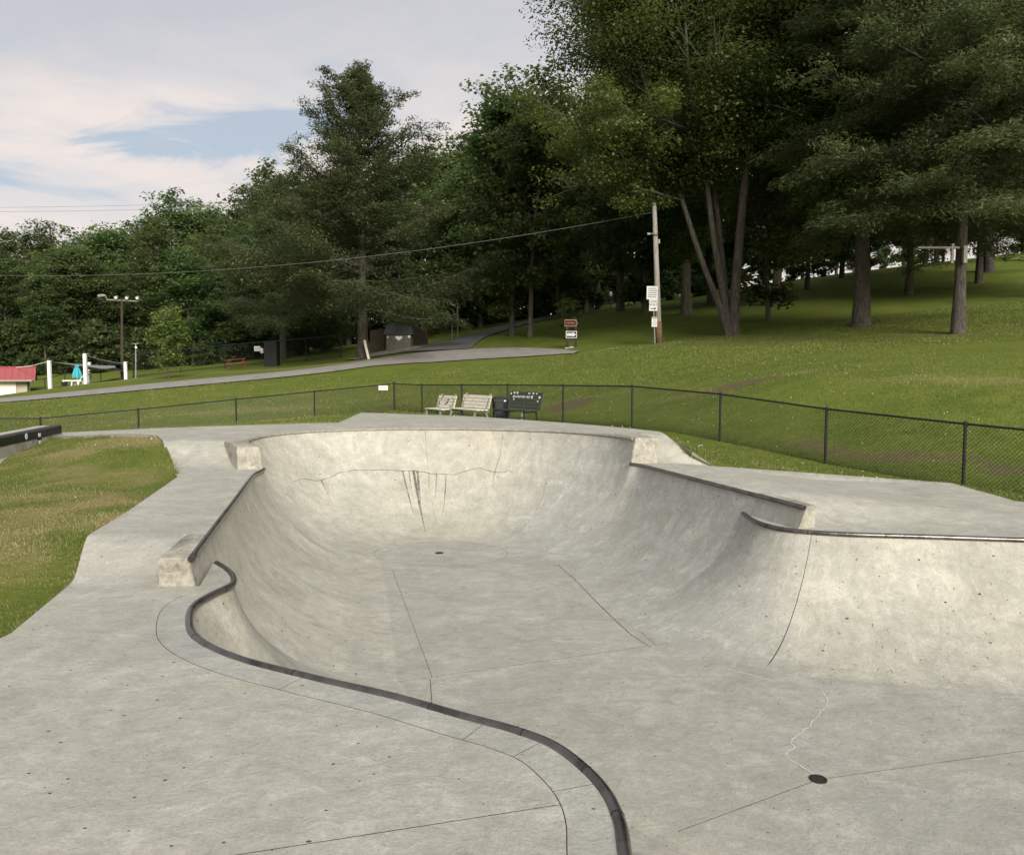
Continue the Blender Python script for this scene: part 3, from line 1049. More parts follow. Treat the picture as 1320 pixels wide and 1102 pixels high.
def pipe(st, name='coping_pipe', r=PIPE, mat='steel', inward=0.012, drop=0.006, sides=12):
    P = []
    for p in st:
        d = p[3:5] - p[:2]
        d /= np.linalg.norm(d)
        P.append((p[0] + d[0] * inward, p[1] + d[1] * inward, p[2] - drop))
    v, f = tube_arrays(P, r, sides)
    return mk(name, v, f, M[mat], bowl, smooth=True)


pipe(lowS)
pipe(midlS)
pipe(midrS)
for q, t_ in ((midlS[0], midlS[1]), (midrS[-1], midrS[-2])):
    d = Vector((*(q[:2] - t_[:2]), 0)).normalized()
    n_ = (q[3:5] - q[:2]) / np.linalg.norm(q[3:5] - q[:2])
    c = Vector((q[0] + n_[0] * 0.012, q[1] + n_[1] * 0.012, q[2] - 0.006))
    MB().tube([c - d * 0.01, c + d * 0.0012], PIPE * 0.84, 12).build('pipe_shade_disc', M['iron'], bowl)  # dark disc painting in the shade inside the hollow pipe
# rounded lip of the deep end
pipe(deepS[1:-1], 'rim_lip', 0.026, 'rim', 0.015, 0.02, 8)

for st, every in ((lowS, 14), (midlS, 22), (midrS, 20)):
    for i in range(every, len(st) - 3, every):
        p, q = st[i], st[i + 1]
        n_ = (p[3:5] - p[:2]) / np.linalg.norm(p[3:5] - p[:2])
        c = Vector((p[0] + n_[0] * 0.012, p[1] + n_[1] * 0.012, p[2] - 0.006))
        d = Vector((q[0] - p[0], q[1] - p[1], q[2] - p[2])).normalized()
        MB().tube([c - d * 0.006, c - d * 0.002, c + d * 0.002, c + d * 0.006], [PIPE * 1.0, PIPE * 1.05, PIPE * 1.05, PIPE * 1.0], 12, caps=False).build('weld_joint', M['iron'], bowl, smooth=True)

# floor slabs
Ln = {'a': np.array((-1.73, 11.05)), 'b': np.array((0.69, 11.5)), 'c': np.array((1.51, 7.96)), 'd': np.array((-0.75, 7.1))}
drain = np.array((2.15, 5.26))
L4l = Ln['d'] + (Ln['d'] - Ln['c']) * 0.6
L4r = Ln['c'] + (Ln['c'] - Ln['d']) * 0.4
FLOOR = {
    'centre': [Ln['a'], Ln['d'], Ln['c'], Ln['b']],
    'left': [Ln['a'], (-2.4, 10.9), (-2.2, 7.2), L4l, Ln['d']],
    'right': [Ln['b'], Ln['c'], L4r, (2.4, 9.5), (1.4, 11.9)],
    'deep': [Ln['a'], Ln['b'], (1.4, 11.9), (1.2, 12.6), (0.2, 13.6), (-1.1, 13.9), (-2.6, 13.4), (-3.0, 12.0), (-2.4, 10.9)],
    'mid': [L4l, (-1.6, 5.8), (-0.9, 5.0), (0.0, 4.07), drain, (10.2, 7.2), (6, 7.4), L4r, Ln['c'], Ln['d']],
    'near': [(0.0, 4.07), (1.0, 2.5), (1.2, 0.9), (2.5, -0.2), (5, -0.4), (8.8, -0.2), (10.3, 2.0), (10.2, 7.2), drain],
}


def inset(poly, d):
    P = [np.array(p, dtype=float) for p in poly]
    area = sum(P[i][0] * P[(i + 1) % len(P)][1] - P[(i + 1) % len(P)][0] * P[i][1] for i in range(len(P)))
    sg = 1 if area > 0 else -1
    out = []
    for i in range(len(P)):
        a, b, c = P[i - 1], P[i], P[(i + 1) % len(P)]
        n1 = np.array((-(b - a)[1], (b - a)[0])) * sg
        n2 = np.array((-(c - b)[1], (c - b)[0])) * sg
        n1, n2 = n1 / np.linalg.norm(n1), n2 / np.linalg.norm(n2)
        m = n1 + n2
        m = m / max(m @ n1, 0.3) / 1.0
        out.append(b + m * d / max((m @ m) ** 0.5, 1e-6) * min((m @ m) ** 0.5, 2.0))
    return out


circ = lambda c, r, n=28: [(c[0] + r * math.cos(2 * math.pi * i / n), c[1] + r * math.sin(2 * math.pi * i / n)) for i in range(n)]
bd = np.array((-1.15, 12.1))
for nm, poly in FLOOR.items():
    lp = [tuple(p) for p in inset(poly, 0.0022)]
    v, f = cdt(lp)
    V = np.column_stack([v, np.full(len(v), F0)])
    mk('floor_slab', V, f, M['floor'], bowl, uv=v)
    addbvh(V, [tuple(t) for t in f])
fl = [(-3, 14), (-3, 4.5), (0, 4), (0.5, -0.5), (10.5, -0.5), (10.5, 8), (2.5, 10), (2, 14)]
mk('joint_filler', [(p[0], p[1], F0 - 0.014) for p in fl], [tuple(range(len(fl)))], M['joint'], bowl)


def drain_cover(c, r, z, deep=False):
    o = MB()
    n = 24
    ring = circ((0, 0), r, n)
    # shallow dished iron plate with a raised rim and slots between bars
    o.add([(p[0], p[1], 0.007) for p in ring] + [(p[0] * 0.9, p[1] * 0.9, 0.008) for p in ring] + [(p[0] * 0.88, p[1] * 0.88, 0.002) for p in ring] + [(p[0] * 1.02, p[1] * 1.02, 0.0005) for p in ring],
          [(i, (i + 1) % n, n + (i + 1) % n, n + i) for i in range(n)] + [(n + i, n + (i + 1) % n, 2 * n + (i + 1) % n, 2 * n + i) for i in range(n)]
          + [(3 * n + i, 3 * n + (i + 1) % n, (i + 1) % n, i) for i in range(n)] + [tuple(2 * n + i for i in range(n))])
    for k in range(-3, 4):
        w = math.sqrt(max(0, (r * 0.86) ** 2 - (k * r * 0.24) ** 2))
        o.box((0, k * r * 0.24, 0.004), (2 * w, r * 0.10, 0.006))
    ob = mk('drain_cover', [(p[0] + c[0], p[1] + c[1], p[2] + z) for p in o.v], o.f, M['iron'], bowl)
    rim = MB()
    ro = circ(c, r * 1.22, n)
    ri = circ(c, r * 1.02, n)
    return ob


drain_cover(drain, 0.060, F0)
drain_cover(bd, 0.065, F0)

# ------------------------------------------------------------------ concrete deck
deck = bpy.data.objects.new('concrete_deck', None)
C.objects.link(deck)
deck['kind'] = 'structure'


def strip(name, A, B, parent, mat, nc=6, thick=0.0):
    V, U, F = [], [], []
    for a, b in zip(A, B):
        for k in range(nc):
            q = np.array(a) + (np.array(b) - np.array(a)) * k / (nc - 1)
            V.append(q)
            U.append((q[0], q[1]))
    for i in range(len(A) - 1):
        for k in range(nc - 1):
            a = i * nc + k
            F.append((a, a + 1, a + nc + 1, a + nc))
    return mk(name, V, F, mat, parent, smooth=True, uv=U)


# border band of slabs along the near coping
BANDW = 0.185
i0, i1 = nearest(lowS, -2.25, 5.66), nearest(lowS, 0.62, 0.75)


def outn(st, i):
    t = st[min(i + 1, len(st) - 1)][:2] - st[max(i - 1, 0)][:2]
    t = t / np.linalg.norm(t)
    n = np.array((-t[1], t[0]))
    if n @ (st[i][:2] - st[i][3:5]) < 0:
        n = -n
    return n


bi, bo, bog = [], [], []
for i in range(i0, i1 + 1):
    n = outn(lowS, i)
    p = lowS[i]
    for L_, w in ((bi, 0.0), (bo, BANDW), (bog, BANDW + 0.004)):
        q = p[:2] + n * w
        L_.append((q[0], q[1], float(zlow(q[0]))))
cutx = [nearest(lowS, -1.15, 4.12) - i0, nearest(lowS, -0.13, 3.55) - i0, nearest(lowS, 0.12, 3.37) - i0, nearest(lowS, 0.33, 3.02) - i0, nearest(lowS, 0.40, 1.7) - i0]
cb = [0] + cutx + [len(bi) - 1]
for a, b in zip(cb[:-1], cb[1:]):
    A, B = [np.array(p) for p in bi[a:b + 1]], [np.array(p) for p in bo[a:b + 1]]
    for L_ in (A, B):
        if a > 0:
            d = L_[1] - L_[0]
            L_[0] = L_[0] + d * (0.0016 / np.linalg.norm(d))
        if b < len(bi) - 1:
            d = L_[-2] - L_[-1]
            L_[-1] = L_[-1] + d * (0.0016 / np.linalg.norm(d))
    strip('border_slab', A, B, deck, M['band'], 4)
strip('joint_filler', [np.array(p) + (0, 0, -0.012) for p in bi], [np.array(p) + (0, 0, -0.012) + np.append((np.array(p) - np.array(q))[:2] * 0.3, 0) for p, q in zip(bo, bi)], deck, M['joint'], 3)

# low deck: near side, behind the camera and the right-hand side, as slabs
inner = [tuple(lowS[i][:2]) for i in range(0, i0)] + [tuple(lowS[i0][:2])] + [p[:2] for p in bog] + [tuple(lowS[i][:2]) for i in range(i1, len(lowS))]
mr = [tuple(p[:2]) for p in midrS[::-1] if 9.75 < p[1] < 12.95]
right_side = [(3.02, 9.72), (3.31, 8.74), (3.485, 8.85), (3.27, 9.75)] + mr + [(2.08, 12.98), (2.45, 13.0), (3.4, 13.0)]
o_r = [p for p in OUT[OUT.index((3.4, 13.0)) + 1:]]
o_l = [p for p in OUT[:5]]
left_side = [(-3.44, 5.9), (-2.74, 5.9), (-2.42, 5.91), (-2.60, 6.66)]


def zdeck(x, y):
    x, y = np.asarray(x), np.asarray(y)
    z = zlow(x)
    blk = (x - 3.485) * (9.75 - 8.85) - (y - 8.85) * (3.27 - 3.485)   # >0 right of the block's edge
    r = (y > 8.6) & (x > 1.5)
    z = np.where(r, np.where(((blk < -1e-4) & (y < 9.74)) | ((x < 2.985) & (y < 9.9)), -0.12, zright(x, y)), z)
    return z


loopA = inner + right_side + o_r + o_l[:4] + left_side
# the joint that crosses the near deck: split there into two slabs
j1, j2 = np.array(G(710, 1038, 0)[:2]), np.array(G(300, 1102, 0)[:2])
jd = (j1 - j2) / np.linalg.norm(j1 - j2)
jb = int(np.argmin([np.hypot(p[0] - j1[0], p[1] - j1[1]) for p in inner]))
jout = j2 - jd * ((j2[0] + 3.55) / jd[0])
# find where the joint leaves the deck on the left
ol = np.array([(-3.9, 0), (-3.3, 3)])
t = np.linspace(0, 1, 200)
cand = ol[0] + (ol[1] - ol[0]) * t[:, None]
jn = np.array((-jd[1], jd[0]))
jo = cand[int(np.argmin(np.abs((cand - j2) @ jn)))]
g = 0.002
upper = inner[:jb + 1]
far_loop = [tuple(p) for p in upper] + [tuple(jo + jn * g), OUT[2], OUT[3]] + left_side
far_loop = far_loop[:jb] + [tuple(np.array(inner[jb]) + jn * g)] + far_loop[jb + 1:]
near_loop = [tuple(np.array(inner[jb]) - jn * g)] + inner[jb + 1:] + right_side + o_r + OUT[:2] + [tuple(jo - jn * g)]
for lp in (far_loop, near_loop):
    v, f = cdt(lp, gridpts(lp, 0.22))
    V = np.column_stack([v, zdeck(v[:, 0], v[:, 1])])
    mk('deck_slab', V, f, M['deck'], deck, smooth=True, uv=v)
mk('joint_filler', [(*(np.array(inner[jb]) + jn * 0.03), -0.012), (*(np.array(inner[jb]) - jn * 0.03), -0.012), (*(jo - jn * 0.03), -0.012), (*(jo + jn * 0.03), -0.012)], [(0, 1, 2, 3)], M['joint'], deck)


def pl_at(P, y):
    P = np.array(P)
    i = int(np.clip(np.searchsorted(P[:, 1], y) - 1, 0, len(P) - 2))
    t = (y - P[i, 1]) / (P[i + 1, 1] - P[i, 1])
    return P[i] + (P[i + 1] - P[i]) * t


OL = [(-3.44, 5.9)] + OUT[4:9] + [(-6.05, 13.25)]
# left side: ramp beside the first block, raised middle, ramp beside the second block
A, B = [], []
for y in np.linspace(5.9, 6.8, 12):
    A.append((*pl_at([(-2.74, 5.9), (-2.90, 6.8)], y), float(zleft(y))))
    B.append((*pl_at(OL, y), float(zleft(y))))
strip('deck_slab', A, B, deck, M['deck'], 6)
A, B = [], []
ml = [p for p in midlS if p[1] < 11.4]
mlp = np.array([(p[0], p[1]) for p in ml])
for y in np.linspace(6.8, 11.4, 40):
    A.append((*pl_at(mlp, min(y, 11.39)), float(zleft(min(y, 11.1)))))
    B.append((*pl_at(OL, y), float(zleft(y))))
for i, y in enumerate(np.linspace(6.8, 11.4, 40)):
    pass
strip('deck_slab', A, B, deck, M['deck'], 8)
A, B = [], []
for y in np.linspace(11.4, 12.75, 18):
    A.append((*pl_at([(-4.06, 11.4), (-4.62, 12.4), (-4.55, 12.75)], y), float(zleft(y))))
    B.append((*pl_at(OL, 11.4 + (y - 11.4) * 1.0), float(zleft(y))))
strip('deck_slab', A, B, deck, M['deck'], 6)
# deep end deck: from the rim to the outer edge, all round
ztop = 0.55
dd = [p for p in deepS if not (p[1] < 12.8 and p[0] < -3)]
rim = [(-4.55, 12.75)] + [tuple(p[:2]) for p in dd if p[1] > 12.85 and not (p[0] > 1.5 and p[1] < 13.9)]
rim += [(1.62, 13.93)]
farl = rim + [(2.3, 13.95), (2.73, 14.4)] + [(2.4, 15.1), (1.2, 16.9), (-0.77, 19.2), (-4.15, 21.3), (-3.8, 17.0), (-6.9, 15.5), (-9.9, 17.0), (-9.7, 16.0), (-6.25, 13.6), tuple(pl_at(OL, 12.75))]
v, f = cdt(farl, gridpts(farl, 0.3))
zz = np.where(v[:, 0] < -6.3, ztop - 0.22 * sstep(-6.6, -9.8, v[:, 0]), ztop)
mk('deck_slab', np.column_stack([v, zz]), f, M['deck'], deck, smooth=True, uv=v)
# right ramp beside the third block
A, B = [], []
for k, y in enumerate(np.linspace(13.0, 13.95, 14)):
    s = float(sstep(13.0, 13.95, y))
    A.append((2.45 - 0.15 * k / 13, y - (0.03 if k == 0 else 0), float(zright(2.45, 13)) - (0.01 if k == 0 else 0) + (0.55 - float(zright(2.45, 13))) * s))
    t = k / 13
    bx = catmull([(3.4, 13.0), (3.07, 13.15), (2.87, 13.6), (2.73, 14.4)], 12)
    q = bx[int(round(t * (len(bx) - 1)))]
    zb_ = float(zright(3.4, 13.0))
    B.append((q[0], q[1] - (0.03 if k == 0 else 0), zb_ - (0.01 if k == 0 else 0) + (0.55 - zb_) * float(sstep(0.0, 1.0, t))))
strip('deck_slab', A, B, deck, M['deck'], 8)


# edge of the concrete
def skirt(loop, zs):
    V, F = [], []
    for p, z in zip(loop, zs):
        V += [(p[0], p[1], z), (p[0], p[1], z - 0.35)]
    n = len(loop)
    for i in range(n):
        j = (i + 1) % n
        F.append((2 * i, 2 * j, 2 * j + 1, 2 * i + 1))
    return mk('slab_edge', V, F, M['rim'], deck)


skirt(OUT_F, [zout(*p) - 0.002 if not (p[1] > 12.9 and p[0] < 2.8) else (ztop - 0.22 * float(sstep(-6.6, -9.8, p[0])) - 0.002) for p in OUT_F])


# raised blocks at the ends of the higher levels
def block(top, zt, zb, low=None, flush_y=99):
    n = len(top)
    low = low or top
    V = [(p[0], p[1], zt) for p in top] + [(p[0], p[1], p[2] if len(p) > 2 else zb) for p in low]
    F = [tuple(range(n))] + [(i, i + n, (i + 1) % n + n, (i + 1) % n) for i in range(n)]
    o = mk('curb_block', V, F, M['block'], bowl)
    bm = bmesh.new()
    bm.from_mesh(o.data)
    bmesh.ops.recalc_face_normals(bm, faces=bm.faces)
    bmesh.ops.bevel(bm, geom=[e for e in bm.edges if e.verts[0].co.z > zt - F0 - 0.02 and e.verts[1].co.z > zt - F0 - 0.02 and min(v.co.y for v in e.verts) + 8 < flush_y or abs(e.verts[0].co.z - e.verts[1].co.z) > 0.05 and max(v.co.y for v in e.verts) + 8 < flush_y], offset=0.012, segments=2, affect='EDGES')
    uvl = bm.loops.layers.uv.new('UVMap')
    for fc in bm.faces:
        for lp_ in fc.loops:
            c = lp_.vert.co
            lp_[uvl].uv = (c.x + c.y * 0.3, c.z * 2 if abs(fc.normal.z) < 0.5 else c.y)
    bm.to_mesh(o.data)
    bm.free()
    return o


def rail_pt(st, y):
    P = np.array([p for p in st])
    i = int(np.argmin(np.abs(P[:, 1] - y)))
    return P[i]


def foot(st, z):
    q = at_height(st, z)
    d = (q[:2] - q[3:5]) / np.linalg.norm(q[:2] - q[3:5])
    return (q[0] + d[0] * 0.004, q[1] + d[1] * 0.004, z)


b1 = rail_pt(midlS, 6.85)
f0 = foot(midlS[0], -0.02)
block([(-2.492, 5.898), (-2.735, 5.9), (-2.90, 6.8), (b1[0] - 0.01, 6.8), (-2.60, 6.4)], 0.2203, -0.02,
      [f0, (-2.735, 5.9), (-2.90, 6.8), (b1[0] - 0.01, 6.8), (-2.60, 6.4)], 6.7)
f0 = foot(deepS[0], 0.20)
tb = [(-4.06, 11.4), (-4.62, 12.4), (-4.55, 12.86), (-4.365, 12.86), (-4.27, 12.4), (-4.1, 12.0), (-3.9, 11.68)]
block([(-3.722, 11.415)] + tb, 0.5525, 0.2, [f0] + tb)
f0 = foot(deepS[-1], 0.10)
block([(2.062, 12.952), (1.98, 13.3), (1.8, 13.75), (1.66, 14.0), (2.27, 14.0), (2.45, 12.99)], 0.552, 0.1,
      [f0, (1.98, 13.3), (1.8, 13.75), (1.66, 14.0), (2.27, 14.0), (2.45, 12.99)])
f0 = foot(midrS[-1], -0.14)
block([(3.322, 8.69), (3.10, 9.7), (3.25, 9.8), (3.485, 8.80)], 0.132, -0.14, [f0, (3.10, 9.7), (3.25, 9.8), (3.485, 8.80)])

# ------------------------------------------------------------------ cracks, seams and water marks on the bowl
bvh = BVHTree.FromPolygons([tuple(p) for p in np.concatenate(bv_v)], bv_f)


def surf(px, py):
    h, n, _, _ = bvh.ray_cast(Vector((0, 0, CAMZ)), ray(px, py).normalized())
    if h is None:
        return None
    if n.z < 0:
        n = -n
    return h, n


def ribbon(name, pix, widths, mat, fades=None, off=0.003, jit=0.0, sub=6, parent=None):
    P = []
    pts = np.column_stack([np.array(pix, dtype=float), np.array(widths, dtype=float), np.array(fades if fades else [1] * len(pix), dtype=float)])
    Q = []
    for a, b in zip(pts[:-1], pts[1:]):
        for t in np.arange(sub) / sub:
            Q.append(a + (b - a) * t)
    Q.append(pts[-1])
    out = []
    for q in Q:
        j = random.uniform(-jit, jit)
        s = surf(q[0] + j, q[1] + random.uniform(-jit, jit) * 0.6)
        if s:
            out.append((s[0] + s[1] * off, s[1], q[2] * random.uniform(0.75, 1.25), q[3]))
    if len(out) < 2:
        return None
    V, F, A = [], [], []
    for i, (p, n, w, fd) in enumerate(out):
        t = out[min(i + 1, len(out) - 1)][0] - out[max(i - 1, 0)][0]
        sd = t.cross(n)
        sd = sd.normalized() if sd.length > 1e-9 else Vector((1, 0, 0))
        V += [p - sd * w / 2, p + sd * w / 2]
        A += [fd, fd]
        if i:
            k = 2 * i
            F.append((k - 2, k - 1, k + 1, k))
    return mk(name, V, F, M[mat], parent or bowl, attrs={'fade': A})


ribbon('crack', [(378, 621), (392, 617), (410, 620), (424, 616), (436, 610), (455, 606), (480, 606), (500, 606), (520, 607), (535, 607), (560, 611), (585, 612), (605, 606), (618, 603), (634, 608), (648, 609), (656, 606), (662, 610)],
       [0.012] * 18, 'stain', [0.5, 0.8, 0.8, .8, .7, .7, .8, .8, 1, 1, .9, .9, .8, .7, .7, .7, .6, .4], jit=0.8, sub=4)
for pix, w, fd in (([(519, 607), (525, 632), (531, 655), (536, 668)], [.03, .03, .02, .008], [.9, .9, .6, .1]),
                   ([(533, 606), (536, 625), (541, 652), (546, 675), (550, 695)], [.06, .055, .04, .022, .008], [1, 1, .85, .6, .15]),
                   ([(538, 607), (540, 630), (543, 655)], [.05, .045, .01], [.9, .8, .1]),
                   ([(527, 607), (529, 622), (533, 645)], [.025, .02, .006], [.8, .6, .1]),
                   ([(553, 609), (553, 625), (554, 640)], [.02, .018, .006], [.7, .5, .05]),
                   ([(563, 610), (562, 630), (561, 650)], [.03, .03, .01], [.5, .4, .05]),
                   ([(575, 612), (574, 632), (572, 655), (569, 672)], [.02, .02, .012, .006], [1, .9, .6, .1]),
                   ([(592, 612), (592, 625)], [.015, .006], [.6, .1]),
                   ([(414, 619), (421, 633), (429, 650)], [.025, .018, .006], [.95, .8, .1]),
                   ([(386, 620), (391, 632)], [.016, .006], [.7, .1]),
                   ([(376, 621), (380, 630)], [.014, .006], [.5, .1]),
                   ([(480, 606), (482, 616)], [.014, .006], [.6, .1]),
                   ([(498, 606), (500, 618)], [.014, .006], [.6, .1]),
                   ([(648, 560), (645, 585), (637, 612), (633, 640)], [.02, .02, .02, .008], [.35, .4, .6, .1]),
                   ([(708, 580), (706, 612), (700, 640), (688, 665), (668, 687), (640, 700)], [.010] * 6, [.4, .5, .5, .5, .5, .2]),
                   ([(700, 566), (699, 580)], [.02, .006], [.4, .1])):
    ribbon('water_stain', pix, [q * 0.85 for q in w], 'stain', [q * 0.8 for q in fd], sub=6)
ribbon('crack', [(1062, 893), (1067, 902), (1066, 911), (1058, 917), (1053, 925), (1046, 930), (1045, 937), (1035, 941), (1028, 948), (1021, 953), (1020, 959), (1025, 964), (1016, 968), (1012, 973), (1022, 982), (1036, 989), (1050, 999)],
       [.0075] * 17, 'calcite', jit=1.0, sub=3)
ribbon('crack', [(935, 862), (960, 868), (993, 877)], [.008, .012, .01], 'calcite', jit=0.6, sub=5)
ribbon('joint_line', [(720, 728), (745, 751), (772, 779), (798, 804), (815, 819), (840, 835)], [.007, .008, .008, .007, .006, .004], 'joint', jit=0.2, sub=6)
ribbon('joint_line', [(503, 738), (560, 734), (640, 731), (720, 728)], [.006] * 4, 'stain', [.7, .5, .5, .6], sub=8)
ribbon('joint_line', [(554.5, 875), (556, 896), (557, 918)], [.005] * 3, 'joint', sub=6)
# faint ring joint round the deep drain
ell = [(568 + 86 * math.cos(a), 714 + 15.5 * math.sin(a)) for a in np.linspace(-0.2, 2 * math.pi - 0.2, 40)]
ribbon('joint_line', ell, [.009] * 40, 'stain', [0.35 + 0.35 * abs(math.cos(i * 0.3)) for i in range(40)], sub=3)
# dark scuffs along the right-hand walls
for k in range(26):
    px, py = random.uniform(1060, 1310), random.uniform(705, 880)
    ribbon('scuff', [(px, py), (px + random.uniform(-2, 3), py + random.uniform(2, 5))], [.012, .006], 'stain', [.7, .4], sub=2) if k < 26 else None

# ------------------------------------------------------------------ trees
def unit(v):
    return v / np.maximum(np.linalg.norm(v, axis=-1, keepdims=True), 1e-9)


class Tree:
    def __init__(s, seed):
        s.r = np.random.default_rng(seed)
        s.wood = MB()
        s.cl = []          # leaf clusters: centre, radius, count, tone, (optional direction)

    def limb(s, p, d, L, r0, r1, curve=0.25, n=5, sides=5, sag=0.0):
        p = np.array(p, dtype=float)
        d = unit(np.array(d, dtype=float))
        pts = [p.copy()]
        for i in range(n):
            d = unit(d + np.array((0, 0, curve / n)) + s.r.normal(0, 0.07, 3) - np.array((0, 0, sag * i / n)))
            p = p + d * L / n
            pts.append(p.copy())
        s.wood.tube(pts, list(np.linspace(r0, r1, n + 1)), sides, caps=False)
        return np.array(pts), d

    def leaves(s, name, mat, size, aspect=0.6, tilt=0.8, flat=0.55, parent=None, needle=False):
        Cn = np.array([c[0] for c in s.cl])
        Rr = np.array([c[1] for c in s.cl])
        N = np.array([c[2] for c in s.cl])
        T = np.array([c[3] for c in s.cl])
        idx = np.repeat(np.arange(len(N)), N)
        n = len(idx)
        g = s.r.normal(0, 1, (n, 3))
        g = unit(g) * (s.r.random((n, 1)) ** 0.45)
        g[:, 2] *= flat
        pos = Cn[idx] + g * Rr[idx][:, None]
        # normals mostly up, tilted outwards from the cluster centre
        nm = unit(np.array((0, 0, 1.0)) + g * 0.7 + s.r.normal(0, tilt, (n, 3)))
        a = s.r.normal(0, 1, (n, 3))
        if needle:
            dirs = np.array([c[4] for c in s.cl])[idx]
            a = dirs + s.r.normal(0, 0.45, (n, 3))
        a = unit(a - nm * np.sum(a * nm, axis=1, keepdims=True))
        b = np.cross(nm, a)
        sz = size * s.r.uniform(0.6, 1.35, (n, 1))
        A, B = a * sz / 2, b * sz / 2 * aspect
        dr = nm * sz * 0.10
        V = np.stack([pos - A - dr, pos + B * 1.0 - A * 0.1, pos + A - dr, pos - B - A * 0.1], axis=1).reshape(-1, 3)
        F = np.arange(4 * n, dtype=np.int32).reshape(-1, 4)
        tone = np.clip(T[idx] + s.r.normal(0, 0.08, n), 0, 1)
        return mk(name, V, F, mat, parent, world=False, attrs={'tone': np.repeat(tone, 4)})


def broadleaf(seed, H, R, base, nl, per, size, mat='leaf', trunk_r=0.3, stems=None, fork=0.8, oneside=0.0, flat=0.5, dens=1.0, bush=False, low=()):
    """trunk, limbs, twigs and leaf clumps of a broad-leaved tree standing at the origin; returns (trunk, crown) meshes on an Empty"""
    t = Tree(seed)
    r = t.r
    cz, rz = (H + base) / 2, (H - base) / 2
    stems = stems or [((0, 0, 1), H * fork, trunk_r)]
    attach = []
    for d, L, rad in stems:
        n = 9
        p = np.array((0.0, 0.0, -0.3)) + np.array((d[0], d[1], 0)) * 0.35
        dd = unit(np.array(d, dtype=float))
        pts = [p.copy()]
        for i in range(n):
            dd = unit(dd + np.array((0, 0, 0.05)) + r.normal(0, 0.035, 3))
            p = p + dd * (L + 0.3) / n
            pts.append(p.copy())
        rr = rad * (1 - 0.82 * np.linspace(0, 1, n + 1) ** 1.1)
        rr[0] = rad * 1.55
        # root flare
        pts2 = [pts[0], pts[0] + (pts[1] - pts[0]) * 0.25] + pts[1:]
        rr2 = [rad * 1.5, rad * 1.15] + list(rr[1:])
        t.wood.tube(pts2, rr2, 9, caps=False)
        attach.append((np.array(pts), rr))
    ctr = np.array((oneside, 0, cz))

    def envelope(p, d):
        # distance along d to the crown's outline
        q = (p - ctr) / np.array((R, R, rz))
        e = d / np.array((R, R, rz))
        a, b_, c = e @ e, 2 * q @ e, q @ q - 1
        disc = b_ * b_ - 4 * a * c
        return max(0.8, (-b_ + math.sqrt(disc)) / (2 * a)) if disc > 0 else 1.0

    ga = 2.39996
    lobes = [(r.uniform(0, 2 * math.pi), r.uniform(-0.6, 0.9), r.uniform(0.72, 1.12)) for _ in range(7)]
    for i in range(nl):
        pts, rr = attach[i % len(attach)]
        f = (i + 0.5) / nl
        z0 = base + (H * fork - base) * (0.02 + 0.95 * f ** 0.9)
        j = int(np.clip(np.searchsorted(pts[:, 2], z0 * 0.93), 1, len(pts) - 1))
        p = pts[j - 1] + (pts[j] - pts[j - 1]) * r.random()
        az = i * ga + r.normal(0, 0.3)
        el = R_(8) + R_(66) * f ** 1.3 + r.normal(0, 0.12)
        d = np.array((math.cos(az) * math.cos(el), math.sin(az) * math.cos(el), math.sin(el)))
        L = envelope(p, d) * r.uniform(0.72, 1.0)
        lr = max(0.03, rr[j] * 0.5)
        lp, ld = t.limb(p, d, L, lr, 0.025, 0.22, 6)
        tn = 0.5 + r.normal(0, 0.22)
        for k in range(per):
            u = 0.25 + 0.75 * (k + r.random()) / per
            q = lp[int(u * 5)] + (lp[min(int(u * 5) + 1, 6)] - lp[int(u * 5)]) * ((u * 5) % 1)
            d2 = unit(ld * 0.5 + unit(r.normal(0, 1, 3)) * 0.9 + np.array((0, 0, 0.12)))
            L2 = max(0.5, L * r.uniform(0.18, 0.42))
            tp, _ = t.limb(q, d2, L2, 0.03 + 0.004 * L2, 0.012, 0.1, 3, 3)
            rc = R * r.uniform(0.13, 0.24) + 0.15
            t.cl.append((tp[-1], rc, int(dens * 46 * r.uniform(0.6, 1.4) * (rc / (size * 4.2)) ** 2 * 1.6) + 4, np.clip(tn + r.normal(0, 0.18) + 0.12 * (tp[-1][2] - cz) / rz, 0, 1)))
            if r.random() < 0.6:
                t.cl.append(((tp[1] + q) / 2, rc * 0.7, int(dens * 24 * (rc / (size * 4.2)) ** 2 * 1.6) + 3, np.clip(tn - 0.12, 0, 1)))
    for si, z0, d, L in low:
        pts, rr = attach[si]
        j = int(np.clip(np.searchsorted(pts[:, 2], z0), 1, len(pts) - 1))
        lp, ld = t.limb(pts[j], unit(np.array(d)), L, 0.09, 0.025, 0.02, 6)
        for k in range(15):
            u = 0.3 + 0.7 * (k + r.random()) / 15
            q = lp[min(int(u * 6), 6)]
            tp, _ = t.limb(q, unit(ld * 0.5 + unit(r.normal(0, 1, 3))), L * r.uniform(.15, .35), 0.03, 0.012, 0.1, 3, 3)
            t.cl.append((tp[-1], r.uniform(0.8, 1.3), int(dens * 270 * r.uniform(.6, 1.3)), np.clip(0.66 + r.normal(0, .15), 0, 1)))
    e = bpy.data.objects.new('leafy_tree', None)
    C.objects.link(e)
    w = t.wood.build('trunk', M['bark'], e, smooth=True, world=False)
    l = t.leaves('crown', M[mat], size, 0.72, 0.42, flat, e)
    return e


